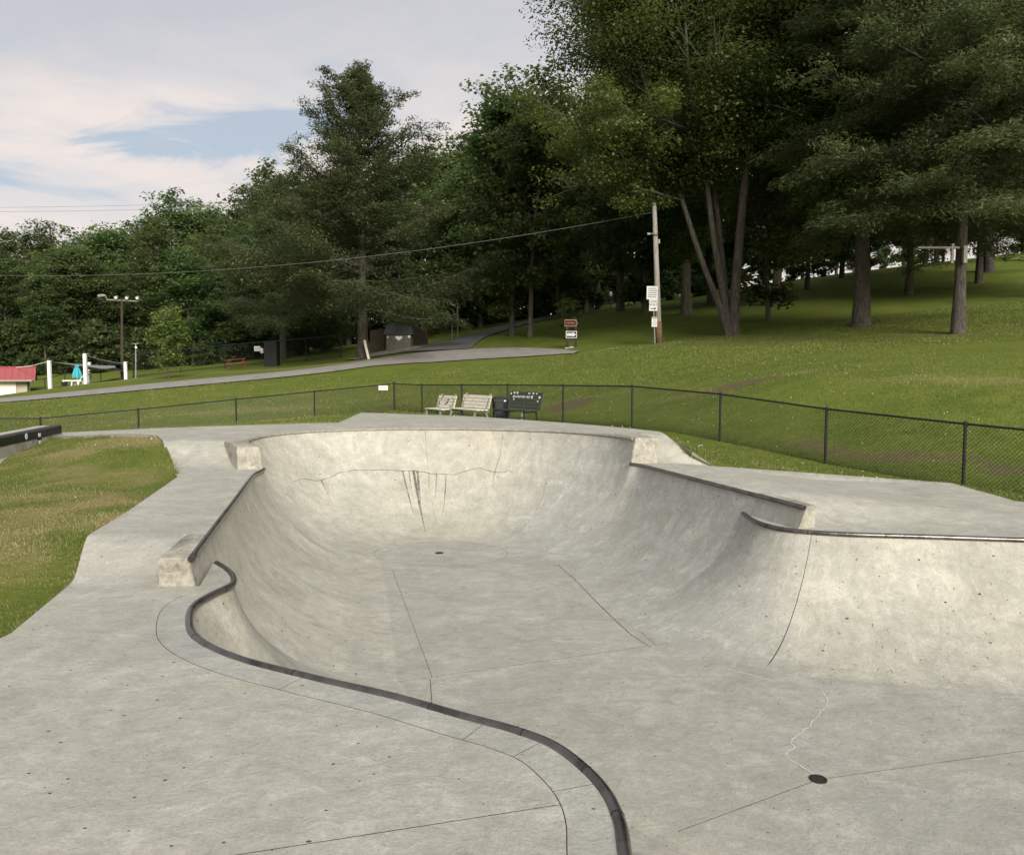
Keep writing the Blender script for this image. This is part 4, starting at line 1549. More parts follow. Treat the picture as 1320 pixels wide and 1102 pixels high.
def conifer(seed, H, R, base, nb, size, mat='needle', trunk_r=0.3, droop=0.25, up=0.5, power=0.75, dens=1.0, bare=0, pine=False, jit=0.2):
    t = Tree(seed)
    r = t.r
    n = 12
    pts = [np.array((0, 0, -0.4))]
    for i in range(n):
        pts.append(np.array((r.normal(0, 0.05) * i / n * 2, r.normal(0, 0.05) * i / n * 2, H * (i + 1) / n)))
    rr = [trunk_r * 1.35] + [trunk_r * (1 - 0.93 * (i + 1) / n) for i in range(n)]
    t.wood.tube(pts, rr, 9, caps=False)
    for i in range(nb):
        f = (i + r.random()) / nb
        z = base + (H - base) * f ** 0.92
        az = i * 2.39996 + r.normal(0, 0.25)
        L = R * (1 - f) ** power * r.uniform(0.85 - jit, 0.95 + jit) + 0.5
        el = -droop * (1 - f) + up * 2.0 * f ** 1.6 + r.normal(0, 0.1)
        d = np.array((math.cos(az) * math.cos(el), math.sin(az) * math.cos(el), math.sin(el)))
        lp, ld = t.limb((0, 0, z), d, L, 0.02 + 0.012 * L, 0.012, 0.10 + 0.25 * up * (1 if not pine else 0.4), 7, 4, sag=0.0)
        tn = 0.45 + r.normal(0, 0.2)
        m = max(4, int(L * (2.6 if not pine else 2.0)))
        for k in range(m):
            u = (0.16 if not pine else 0.12) + (0.84 if not pine else 0.88) * (k + r.random()) / m
            ii = min(int(u * 7), 6)
            q = lp[ii] + (lp[ii + 1] - lp[ii]) * (u * 7 - ii)
            side = (-1 if k % 2 else 1)
            lat = unit(np.cross(ld, np.array((0, 0, 1.0)))) * side
            d2 = unit(lat * r.uniform(0.4, 1.0) + ld * 0.75 + np.array((0, 0, -0.25 if not pine else 0.0)) + r.normal(0, 0.22, 3))
            L2 = L * r.uniform(0.12, 0.30) * (1.25 - u * 0.6) + 0.25
            tp, dd = t.limb(q, d2, L2, 0.016, 0.006, -0.12, 2, 3)
            for w in (0.45, 1.0):
                c = q + (tp[-1] - q) * w
                t.cl.append((c, 0.22 + L2 * 0.34, int(dens * (14 + 16 * L2)), np.clip(tn + r.normal(0, 0.15), 0, 1), d2))
        if bare and f < bare:
            for k in range(3):
                q = lp[2 + k]
                t.limb(q, unit(ld + r.normal(0, 0.5, 3)), L * 0.3, 0.014, 0.005, -0.1, 4, 3)
    e = bpy.data.objects.new('conifer_tree', None)
    C.objects.link(e)
    t.wood.build('trunk', M['bark_pine'] if pine else M['bark'], e, smooth=True, world=False)
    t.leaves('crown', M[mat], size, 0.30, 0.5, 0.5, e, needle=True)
    return e


GROVE = []


def plant(proto, p, s=1.0, rz=0.0, label='', cat='tree', group=None, name=None, first=[set()], sx=1.0):
    if id(proto) in first[0]:
        o = copy_tree(proto)
    else:
        first[0].add(id(proto))
        o = proto
    o.location = p
    o.rotation_euler = (0, 0, rz)
    o.scale = (s * sx, s * sx, s)
    if name:
        o.name = name
    tag(o, label, cat, group)
    return o


def h_at(px, pytop, y, ground):
    return D(px, pytop, y).z - ground


MAPLE = broadleaf(11, 24, 7.6, 5.5, 40, 12, 0.17, 'leaf', 0.42, dens=0.72)
CLUMP = broadleaf(23, 26, 9.2, 10.0, 50, 12, 0.17, 'leaf', 0.34, oneside=-2.8, fork=0.86, dens=0.58,
                  low=[(0, 6.5, (-1, -.25, .12), 5.0), (0, 8.0, (-1, .2, .1), 6.0), (0, 8.8, (-.9, -.5, .05), 5.5), (1, 9.5, (-.9, -.6, .1), 6.5), (0, 10, (-1, .5, .1), 6.5), (0, 9.4, (-1, -.1, -.12), 6.5), (3, 10, (.8, -.5, .1), 5), (0, 10.5, (-1, -.4, -.05), 7.5), (0, 11, (-1, .1, .0), 8), (1, 11, (-.7, -.8, .0), 6), (2, 11.5, (.1, -1, .05), 5.5), (3, 11, (.5, -.9, .05), 6), (0, 9, (-1, -.5, .12), 4.2)],
                  stems=[((-0.36, 0.02, 1), 19, 0.20), ((-0.20, 0.0, 1), 21, 0.22), ((-0.06, 0.15, 1), 22, 0.19), ((0.07, -0.02, 1), 23, 0.30)])
WOODA = broadleaf(31, 20, 5.2, 2.0, 28, 9, 0.34, 'leaf_dark', 0.24, dens=0.95)
WOODB = broadleaf(37, 20, 4.3, 3.5, 26, 9, 0.32, 'leaf_dark', 0.20, dens=0.95)
WOODC = broadleaf(41, 17, 6.2, 1.8, 30, 9, 0.34, 'leaf_dark', 0.26, dens=0.95)
HEMLOCK = conifer(53, 20.2, 7.6, 3.6, 120, 0.25, 'needle', 0.42, 0.04, 0.62, 0.62, 1.35, jit=0.5)
PINE = conifer(59, 26, 7.4, 5.4, 140, 0.21, 'pine', 0.26, 0.26, 0.30, 0.42, 2.3, bare=0.45, pine=True)
MAPLE2 = broadleaf(89, 25, 7.2, 6.6, 42, 12, 0.17, 'leaf', 0.44, dens=0.78)
YOUNG = broadleaf(61, 4.2, 1.1, 0.9, 22, 7, 0.13, 'young', 0.05, dens=0.8, flat=0.7)
SMALL = broadleaf(67, 9, 3.2, 1.4, 18, 8, 0.24, 'leaf', 0.13, dens=0.9)
BUSH = broadleaf(71, 4.5, 2.6, 0.2, 18, 7, 0.30, 'leaf_dark', 0.07, fork=0.6, dens=0.9)


def gp(px, py, y):
    p = on(px, py, y)
    return (p.x, p.y, p.z - 0.05)


plant(CLUMP, gp(945, 432, 45), 1.0, 0.0, 'large maple with four pale trunks fanning from one base beside the utility pole', name='maple_tree')
plant(MAPLE2, gp(1110, 420, 42), 1.0, 0.4, 'tall tree with a thick gnarled trunk between the maple clump and the straight pine', name='tall_tree')
plant(PINE, gp(1235, 430, 35), 1.0, 1.0, 'straight pine whose trunk carries a wooden crossbar', name='pine_tree')
plant(HEMLOCK, gp(468, 462, 58), 1.0, 0.3, 'big ragged hemlock beside the leaning white post', name='hemlock_tree')
plant(WOODB, gp(683, 435, 60), 1.06, 0.9, 'dark tree with a stout trunk left of the small brown and white arrow signs', name='leafy_tree')
plant(WOODA, gp(660, 430, 63), 1.05, 2.2, 'dark tree directly behind the stout trunk left of the arrow signs', name='leafy_tree')
plant(YOUNG, gp(218, 487, 51), 1.14, 0.0, 'young bright green tree alone on the lawn beyond the road', name='young_tree')
plant(SMALL, gp(990, 415, 50), 1.25, 0.6, 'low dark-leaved tree on a thin trunk just right of the maple clump', name='leafy_tree')
small2 = plant(SMALL, gp(733, 431, 56), 0.34, 2.0, 'knee-high sapling on the grass behind the arrow signs', name='sapling')
small2['label'] = 'thin little sapling on the grass behind the arrow signs'
plant(HEMLOCK, gp(365, 452, 74), 0.80, 2.1, 'smaller hemlock behind and left of the big ragged hemlock', name='hemlock_tree')

HILL = [(MAPLE, 885, 410, 62, 1.0, 2.0), (WOODA, 915, 402, 70, 1.1, 0.5), (MAPLE, 1000, 398, 60, 0.9, 3.3), (WOODB, 1040, 372, 70, 1.1, 1.0), (WOODA, 1085, 358, 76, 1.0, 4.0),
        (WOODB, 1192, 344, 76, 1.1, 0.7), (WOODB, 1207, 345, 80, 1.2, 2.9), (PINE, 1262, 356, 58, 0.92, 3.0), (MAPLE, 1275, 352, 64, 0.95, 1.2), (PINE, 1375, 372, 46, 1.0, 5.0),  # last pine here is added at the right edge to block light
        (PINE, 1172, 366, 56, 0.95, 2.4), (MAPLE, 800, 401, 76, 0.95, 0.2), (WOODC, 832, 398, 70, 1.25, 1.1), (WOODC, 770, 402, 98, 1.2, 2.6), (MAPLE, 1330, 345, 68, 0.95, 2.2)]
HILL_LABELS = ['shaded maple just left of and behind the foot of the maple clump', 'dark tree farther back directly behind the maple clump', 'shaded tree behind the low dark-leaved tree right of the maple clump',
               'slender tree up the hill midway between the maple clump and the gnarled trunk', 'slender tree up the hill just left of the gnarled trunk', 'left of two thin trunks on the hill crest under the wooden crossbar',
               'right of two thin trunks on the hill crest under the wooden crossbar', 'nearer conifer standing up the hill right of the straight pine', 'maple standing close beside the conifer up the hill right of the straight pine',
               'added light-blocking conifer partly out of view at the right edge of the hill', 'conifer up the hill between the gnarled trunk and the straight pine', 'stout shaded tree up the hill left of the utility pole',
               'stout shaded tree directly behind the utility pole', 'tree beyond the side road near the white lantern', 'shaded maple high on the hill at the right edge']
for i, (pr, px, py, y, s, rz) in enumerate(HILL):
    plant(pr, gp(px, py, y), s, rz, HILL_LABELS[i], group='shaded trees on the hill', name='pine_tree' if pr is PINE else 'leafy_tree')
for i, (px, y, hh) in enumerate(((870, 104, 15), (930, 108, 16), (985, 100, 14), (1035, 106, 15), (1078, 98, 13), (1120, 104, 15), (1165, 100, 14), (1215, 108, 15), (1265, 100, 14), (1318, 98, 15), (1370, 95, 16))):
    pr = (WOODC, WOODA, WOODC)[i % 3]
    plant(pr, gp(px, 350, y), hh / (17 if pr is WOODC else 20), i * 2.2, 'leafy tree beyond the hill crest, ' + ('right of the utility pole', 'behind the maple clump', 'behind the low dark-leaved tree', 'right of the low dark-leaved tree', 'left of the gnarled trunk', 'right of the gnarled trunk', 'midway from gnarled trunk to pine', 'left of the straight pine', 'right of the straight pine', 'at the right edge', 'past the right edge')[i], group='trees beyond the hill crest', name='leafy_tree', sx=1.1)
# wood behind the lawn: skyline row first, then the trees in front of it
SKY = [(-140, 300), (-60, 290), (0, 288), (50, 278), (95, 296), (130, 290), (180, 278), (222, 241), (262, 262), (300, 262), (340, 196), (385, 235), (440, 200), (500, 200), (560, 186), (600, 178), (640, 150), (690, 140), (740, 160), (790, 170)]


def sky_at(px):
    for (a, ya), (b, yb) in zip(SKY[:-1], SKY[1:]):
        if a <= px <= b:
            return ya + (yb - ya) * (px - a) / (b - a)
    return 250


rows = []
for i, px in enumerate([-130, -70, -15, 48, 100, 140, 185, 222, 268, 305, 352, 400, 450, 505, 560, 605, 650, 705, 755]):
    rows.append((px, 100 + 6 * math.sin(i * 2.3), sky_at(px), 0.0))
for i, px in enumerate([-100, -40, 15, 60, 105, 160, 205, 250, 290, 330, 395, 520, 575, 620, 720]):
    rows.append((px, 84 + 4 * math.sin(i * 1.7), sky_at(px) + 40 + 22 * math.sin(i * 2.9), 0.0))
WOOD_AT = ['outermost past the pool house', 'second past the pool house', 'above the end of the red roof', 'above the white post next to the red roof', 'above the teal umbrella', 'between umbrella and floodlight pole', 'just right of the floodlight pole',
           'standing above its neighbours over the young lawn tree', 'above the red picnic table', 'left of the smaller hemlock', 'behind the smaller hemlock', 'between the two hemlocks', 'behind the left boughs of the big hemlock', 'behind the right boughs of the big hemlock',
           'pale top right of the big hemlock', 'above the side road mouth', 'behind the dark stout-trunked tree', 'right of the dark stout-trunked tree', 'above the bend of the side road',
           'out past the pool house', 'behind the pool house roof', 'at the right end of the pool house', 'behind the first white post', 'behind the tallest white post', 'behind the floodlight pole', 'left of the young lawn tree',
           'between young lawn tree and picnic table', 'behind the red picnic table', 'behind the black ribbed enclosure', 'behind the tall fence near the hemlock', 'above the small dark shed', 'above the right board fence', 'left of the side road bend', 'beside the side road in the shade']
BUSH_AT = ['out past the pool house', 'behind the pool house', 'behind the end of the red roof', 'behind the first white post', 'behind the tallest white post', 'behind the floodlight pole', 'left of the young lawn tree', 'right of the young lawn tree',
           'left of the red picnic table', 'behind the red picnic table', 'left of the black enclosure', 'right of the black enclosure', 'left of the hemlock trunk', 'behind the small dark shed', 'behind the right board fence', 'at the side road mouth',
           'left of the stout dark trunk', 'behind the stout dark trunk', 'behind the arrow signs']
protos = [WOODA, WOODB, WOODC]
for i, (px, y, top, _) in enumerate(rows):
    pr = protos[i % 3]
    if px == 222 and y > 90:
        pr = WOODB
    p = gp(px, 470, y)
    h = D(px, top, y).z - p[2]
    base_h = {id(WOODA): 20, id(WOODB): 20, id(WOODC): 17}[id(pr)]
    left = px < 320
    where = WOOD_AT[i]
    plant(pr, p, h / base_h * 1.02, i * 1.9, ('taller rear tree of the wood, ' if i < 19 else 'nearer leafy tree of the wood, ') + where,
          group='trees of the wood beyond the pool lawn' if left else 'trees of the wood behind the hemlock', name='leafy_tree', sx=1.12)
for i, (px, y) in enumerate([(-60, 82), (5, 80), (40, 79), (85, 81), (125, 80), (150, 84), (185, 80), (235, 82), (262, 79), (300, 81), (335, 83), (385, 80), (425, 84), (525, 78), (560, 84), (600, 92), (640, 94), (690, 97), (730, 100)]):
    left = px < 320
    plant(BUSH, gp(px, 470, y), 0.9 + 0.35 * math.sin(i * 2.1), i * 1.3, 'dark shrub at the foot of the wood, ' + BUSH_AT[i],
          'shrub', 'shrubs along the wood beyond the pool lawn' if left else 'shrubs along the wood behind the hemlock', 'shrub')


for i, (px, y) in enumerate(((860, 92), (905, 90), (945, 93), (985, 90), (1022, 92), (1062, 90), (1100, 93), (1140, 92), (1178, 95))):
    plant(BUSH, gp(px, 350, y), 0.75 + 0.3 * math.sin(i * 1.7), i * 2.1, 'dark shrub on the hill crest, ' + ('left of the utility pole', 'right of the utility pole', 'behind the maple clump', 'behind the low dark-leaved tree', 'right of the low dark-leaved tree', 'midway to the gnarled trunk', 'left of the gnarled trunk', 'right of the gnarled trunk', 'left of the wooden crossbar')[i], 'shrub', 'shrubs on the hill crest', 'shrub')


# far wood that reads as one dark mass
def far_wood():
    n = 26000
    r = np.random.default_rng(5)
    x = r.uniform(-120, 34, n)
    y = r.uniform(112, 135, n) - 0.08 * x
    h = 9 + 4 * np.sin(x * 0.21) + 3 * np.sin(x * 0.53 + 1)
    z = terr(x, y) + h * r.random(n) ** 0.8
    p = np.column_stack([x, y, z])
    nm = unit(r.normal(0, 1, (n, 3)) + (0, -0.4, 0.5))
    a = unit(np.cross(nm, r.normal(0, 1, (n, 3))))
    b = np.cross(nm, a)
    s = r.uniform(0.5, 1.2, (n, 1))
    V = np.stack([p - a * s, p + b * s * 0.7, p + a * s, p - b * s * 0.7], 1).reshape(-1, 3)
    mk('far_wood', V, np.arange(4 * n, dtype=np.int32).reshape(-1, 4), M['leaf_dark'], attrs={'tone': np.repeat(r.uniform(0.0, 0.6, n), 4)}, kind='stuff')


far_wood()

# ------------------------------------------------------------------ grass blades
roadpoly = [(p.x, p.y) for p in rd] 


def blades():
    r = np.random.default_rng(3)
    P = []

    def area(x0, x1, y0, y1, n, cond=None):
        q = np.column_stack([r.uniform(x0, x1, n), r.uniform(y0, y1, n)])
        q = q[~inpoly(q, OUT)]
        a = np.abs(q[:, 0] / np.maximum(q[:, 1], 0.1))
        q = q[(a < 0.80) & (q[:, 1] > 3.0)]
        d = np.hypot(q[:, 0], q[:, 1])
        return q, d
    q, d = area(-13, -3, 3.2, 17.5, 420000)
    k = r.random(len(q)) < np.clip((6.0 / d) ** 1.2, 0, 1)
    P.append((q[k], np.full(k.sum(), 0.030), 0.0042))
    q, d = area(-21, 16, 9, 33, 420000)
    far = (~((q[:, 0] < -3) & (q[:, 1] < 17.5)))
    k = far & (r.random(len(q)) < np.clip((13.0 / d) ** 1.6, 0, 1))
    P.append((q[k], np.full(k.sum(), 0.050), 0.010))
    # ragged fringe that hangs over the concrete's edge
    E = np.array(OUT_F)
    E2 = np.roll(E, -1, axis=0)
    k = r.integers(0, len(E), 42000)
    q = E[k] + (E2[k] - E[k]) * r.random((42000, 1)) + r.normal(0, 0.028, (42000, 2))
    ok = (q[:, 1] > 3) & (np.abs(q[:, 0]) < 0.8 * q[:, 1]) & (np.sin(q[:, 0] * 5 + np.sin(q[:, 1] * 3.1) * 2) + r.normal(0, 0.6, len(q)) > -0.1)
    P.append((q[ok], np.full(ok.sum(), 0.048), 0.0050))
    q, d = area(-32, 34, 30, 46, 90000)
    P.append((q, np.full(len(q), 0.07), 0.022))
    V, T = [], []
    for q, h, w in P:
        n = len(q)
        z = terr(q[:, 0], q[:, 1])
        dt = blob_at('dirt', q[:, 0], q[:, 1]) * r.uniform(0.35, 1.25, len(q))
        q, h = q[dt < 0.48], h[dt < 0.48]
        n = len(q)
        z = terr(q[:, 0], q[:, 1])
        wn_ = np.sin(q[:, 0] * 1.1 + 2 * np.sin(q[:, 1] * 0.7)) * np.sin(q[:, 1] * 1.3 + np.sin(q[:, 0] * 0.9) * 2)
        dr = np.clip(blob_at('dry', q[:, 0], q[:, 1]) + (0.16 + 0.34 * np.clip(wn_, 0, 1) + r.normal(0, 0.1, n)) * np.where(q[:, 0] < -3, 1.0, 0.55), 0, 1)
        clump = np.sin(q[:, 0] * 2.3 + np.sin(q[:, 1] * 1.7) * 1.5) * np.sin(q[:, 1] * 2.9 + 1.0) * 0.28 + np.sin(q[:, 0] * 0.9 + 2 * np.sin(q[:, 1] * 0.6)) * np.sin(q[:, 1] * 1.1 + 1.5 * np.sin(q[:, 0] * 0.5)) * 0.28 + 0.5
        h = h * r.uniform(0.5, 1.3, n) * (0.7 + 0.5 * clump) * (1 - 0.45 * dr)
        lean = r.normal(0, 0.55, (n, 2)) * h[:, None]
        az = r.uniform(0, 2 * math.pi, n)
        sx, sy = np.cos(az) * w * r.uniform(0.6, 1.3, n), np.sin(az) * w * r.uniform(0.6, 1.3, n)
        b = np.column_stack([q, z - 0.01])
        t = np.column_stack([q + lean, z + h])
        o = np.column_stack([sx, sy, np.zeros(n)])
        V.append(np.stack([b - o, b + o, t], 1).reshape(-1, 3))
        tn = np.clip(r.normal(0.36, 0.16, n) + 0.32 * (clump - 0.5) + np.where(r.random(n) < 0.15 + 1.1 * dr, 0.85 * np.clip(dr * 1.3, 0, 1) * r.random(n) ** 0.4, 0), 0, 1)
        T.append(np.repeat(tn, 3))
    V, T = np.concatenate(V), np.concatenate(T)
    mk('grass', V, np.arange(len(V), dtype=np.int32).reshape(-1, 3), M['blade'], attrs={'tone': T}, kind='stuff')
    # clover flowers
    q = np.concatenate([np.column_stack([r.uniform(-9, -3.5, 14), r.uniform(7, 15, 14)]), np.column_stack([r.uniform(2, 11, 160), r.uniform(12, 32, 160)]), np.column_stack([r.uniform(-12, 6, 90), r.uniform(18, 40, 90)])])
    q = q[~inpoly(q, OUT)]
    z = terr(q[:, 0], q[:, 1])
    n = len(q)
    s = r.uniform(0.005, 0.010, n)[:, None] * np.clip(np.hypot(q[:, 0], q[:, 1]) / 9, 1, 1.5)[:, None]
    c = np.column_stack([q, z + r.uniform(0.03, 0.07, n)])
    o = [np.array(v) * s for v in ((1, 0, 0), (-1, 0, 0), (0, 1, 0), (0, -1, 0), (0, 0, 1), (0, 0, -1))]
    V = np.stack([c + k for k in o], 1).reshape(-1, 3)
    t = np.array([(0, 2, 4), (2, 1, 4), (1, 3, 4), (3, 0, 4), (2, 0, 5), (1, 2, 5), (3, 1, 5), (0, 3, 5)])
    F = (t[None] + (np.arange(n) * 6)[:, None, None]).reshape(-1, 3).astype(np.int32)
    mk('clover_flowers', V, F, M['white_sticker'], kind='stuff')


blades()

# ------------------------------------------------------------------ fences
def fence(name, label, pts, H, sp, group=None, sub=None, rail_r=0.021, post_r=0.03, cell=0.055, wire=0.0034, mesh=True, cat='fence', bottom=False, skip=0):
    t = thing(name, label, cat, pts[0], group)
    P = [Vector(p) for p in pts]
    for i, p in enumerate(P):
        if i < skip:
            continue
        end = i in (0, len(P) - 1)
        r = post_r * (1.25 if (end or (sub and i in sub)) else 1)
        po = MB().tube([p - Vector((0, 0, 0.2)), p + Vector((0, 0, H + (0.05 if r > post_r else 0.0)))], r, 10).build('post', M['black_metal'], t, smooth=False)
        top = p + Vector((0, 0, H + (0.05 if r > post_r else 0.0)))
        MB().tube([top - Vector((0, 0, 0.03)), top + Vector((0, 0, 0.01)), top + Vector((0, 0, 0.035))], [r * 1.2, r * 1.2, r * 0.4], 10).build('post_cap', M['black_metal'], po)
    for a, b in zip(P[:-1], P[1:]):
        ta, tb = a + Vector((0, 0, H - 0.02)), b + Vector((0, 0, H - 0.02))
        MB().tube([ta, tb], rail_r, 8).build('top_rail', M['black_metal'], t)
        if bottom:
            MB().tube([a + Vector((0, 0, H * 0.08)), b + Vector((0, 0, H * 0.08))], rail_r * 0.7, 6).build('bottom_rail', M['black_metal'], t)
        if not mesh:
            continue
        L = (b - a).length
        h = H - 0.06
        m = MB()
        d = (b - a) / L
        s = cell * math.sqrt(2)

        def q(x, z):
            return a + d * x + Vector((0, 0, 0.03 + z))
        k = -h
        while k < L:
            for sgn in (0, 1):
                x0, x1 = max(k, 0), min(k + h, L)
                if x1 - x0 > 0.02:
                    z0, z1 = x0 - k, x1 - k
                    if sgn:
                        z0, z1 = h - z0, h - z1
                    m.tube([q(x0, z0), q(x1, z1)], wire, 3, caps=False)
            k += s
        m.tube([q(0, 0.0), q(L, 0.0)], wire * 1.2, 3, caps=False)
        m.build('chain_link_mesh', M['black_metal'], t, kind='stuff')
    return t


fence('chain_link_fence', 'waist-high black chain-link fence round the far and right edge of the skate bowl', [(fence_left[0][0] + 0.03, fence_left[0][1], fence_left[0][2])] + fence_right, 1.22, 3, sub=None, skip=1)
fence('chain_link_fence', 'waist-high black chain-link fence running down to the left past the grind ledge', fence_left, 1.22, 3)
bk = [on(px, py, y) for px, py, y in ((172, 488, 66), (233, 482, 66), (290, 477, 66), (345, 472, 66), (395, 466, 66), (440, 462, 66))]
fence('chain_link_fence', 'tall black chain-link fence in front of the dark wood by the pool', bk, 1.95, 5, bottom=True, cell=0.11, wire=0.006, rail_r=0.035, post_r=0.045)
lowf = [on(px, py, y) for px, py, y in ((36, 500, 60), (58, 500, 59), (84, 499, 57), (116, 492, 59), (130, 488, 62), (156, 482, 66))]
fence('pool_fence', 'low black rail fence round the pool loungers and white posts', lowf, 0.95, 3, mesh=False, bottom=True, rail_r=0.03, post_r=0.035)


def flat_sign(c, w, h, n, mat, name, parent, th=0.012, world=True):
    """thin upright board centred on c, facing the horizontal direction n"""
    n = Vector((n[0], n[1], 0)).normalized()
    u = Vector((-n.y, n.x, 0))
    rot = Matrix((u, n, (0, 0, 1))).transposed()
    return MB().box(c, (w, th, h), rot.to_3x3()).build(name, mat, parent, world=world)


def text(body, c, size, n, mat, name, parent, off=0.009, ext=0.001, align='CENTER'):
    cu = bpy.data.curves.new('lettering', 'FONT')
    cu.body = body
    cu.size = size
    cu.extrude = ext
    cu.align_x = align
    cu.align_y = 'CENTER'
    tmp = bpy.data.objects.new('tmp', cu)
    C.objects.link(tmp)
    dg = bpy.context.evaluated_depsgraph_get()
    me = bpy.data.meshes.new_from_object(tmp.evaluated_get(dg))
    bpy.data.objects.remove(tmp)
    n = Vector((n[0], n[1], 0)).normalized()
    u = Vector((-n.y, n.x, 0))
    c = Vector(c) + n * off
    base = Vector((0, 0, 0))
    p = parent
    while p is not None:
        base += Vector(p.location)
        p = p.parent
    for v in me.vertices:
        v.co = c + u * v.co.x + Vector((0, 0, v.co.y)) + n * v.co.z - base
    me.materials.clear()
    me.materials.append(mat)
    o = bpy.data.objects.new(name, me)
    C.objects.link(o)
    o.parent = parent
    return o


def scribble(c, w, h, n, mat, parent, rows=4, name='lettering', seed=1, off=0.009, fill=0.8):
    """rows of short strokes: lettering too small in the photograph to be read"""
    r = random.Random(seed)
    n = Vector((n[0], n[1], 0)).normalized()
    u = Vector((-n.y, n.x, 0))
    rot = Matrix((u, n, (0, 0, 1))).transposed().to_3x3()
    m = MB()
    for k in range(rows):
        z = h * (0.5 - (k + 0.5) / rows)
        x = -w / 2 * r.uniform(0.8, 1.0)
        while x < w / 2 * r.uniform(0.8, 1):
            l = w * r.uniform(0.04, 0.12)
            m.box(Vector(c) + u * (x + l / 2) + Vector((0, 0, z)) + n * off, (l * fill, 0.002, h / rows * 0.42), rot)
            x += l + w * 0.015
    return m.build(name, mat, parent)


sgc = D(494, 500, 33.6)
t = thing('fence_sign', 'small white notice hung on the fence left of its corner post', 'sign', sgc)
fd = (Vector(fence_left[0]) - Vector(fence_left[1]))
fn = (fd.y, -fd.x)
flat_sign(sgc - Vector((0, 0.0, 0)), 0.40, 0.20, (0.15, -1), M['sign_white'], 'board', t)
scribble(sgc, 0.32, 0.14, (0.15, -1), M['galv'], t, 2)

# ------------------------------------------------------------------ benches and bin
FACE = math.atan2(0.83, -0.555)


def wood_bench(p, L, label, marks, seed):
    t = thing('wooden_bench', label, 'bench', p, 'weathered benches by the fence', FACE)
    r = random.Random(seed)
    g, w = M['green_wood'], M['grey_wood']
    for k in range(3):
        MB().box((0, 0.02 + 0.155 * k, 0.45 + r.uniform(-.003, .003)), (L, 0.14, 0.038)).build('seat_plank', w, t, world=False, bevel=0.005)
    back = Matrix.Rotation(R_(14), 3, 'X')
    for k in range(4):
        z = 0.53 + 0.112 * k
        MB().box((0, -0.09 - (z - 0.45) * 0.25, z), (L * 0.98, 0.032, 0.104), back).build('back_plank', w, t, world=False, bevel=0.004)
    for s in (-1, 1):
        x = s * (L / 2 - 0.14)
        MB().tube([(x, 0.36, 0.43), (x, 0.47, -0.02)], 0.045, 4).build('leg', g, t, world=False)
        MB().tube([(x, 0.0, 0.43), (x, -0.20, -0.02)], 0.045, 4).build('leg', g, t, world=False)
        MB().box((x, 0.12, 0.405), (0.045, 0.56, 0.09)).build('seat_bearer', g, t, world=False)
        MB().tube([(x, -0.05, 0.40), (x, -0.245, 0.98)], 0.035, 4).build('back_post', g, t, world=False)
    MB().box((0, 0.18, 0.20), (L - 0.1, 0.12, 0.035)).build('lower_plank', w, t, world=False)
    MB().box((0, 0.36, 0.11), (L - 0.2, 0.04, 0.07)).build('stretcher', w, t, world=False)
    m = MB()
    for k in range(marks):
        z = 0.53 + 0.112 * r.choice([0, 1, 2, 3, 3, 3]) + r.uniform(-0.03, 0.03)
        m.box((r.uniform(-L / 2 + .1, L / 2 - .1), -0.09 - (z - 0.45) * 0.25 + 0.019, z), (r.uniform(0.02, 0.07), 0.004, r.uniform(0.03, 0.085)), back)
    m.build('graffiti', M['galv'] if marks < 6 else M['black_plastic'], t, world=False)
    return t


wood_bench(on(571, 537, 27.6), 1.30, 'shorter weathered bench with scribbles on its back boards', 14, 2)
wood_bench(on(609, 540, 26.2), 1.85, 'longer pale weathered bench beside the black bin', 5, 4)


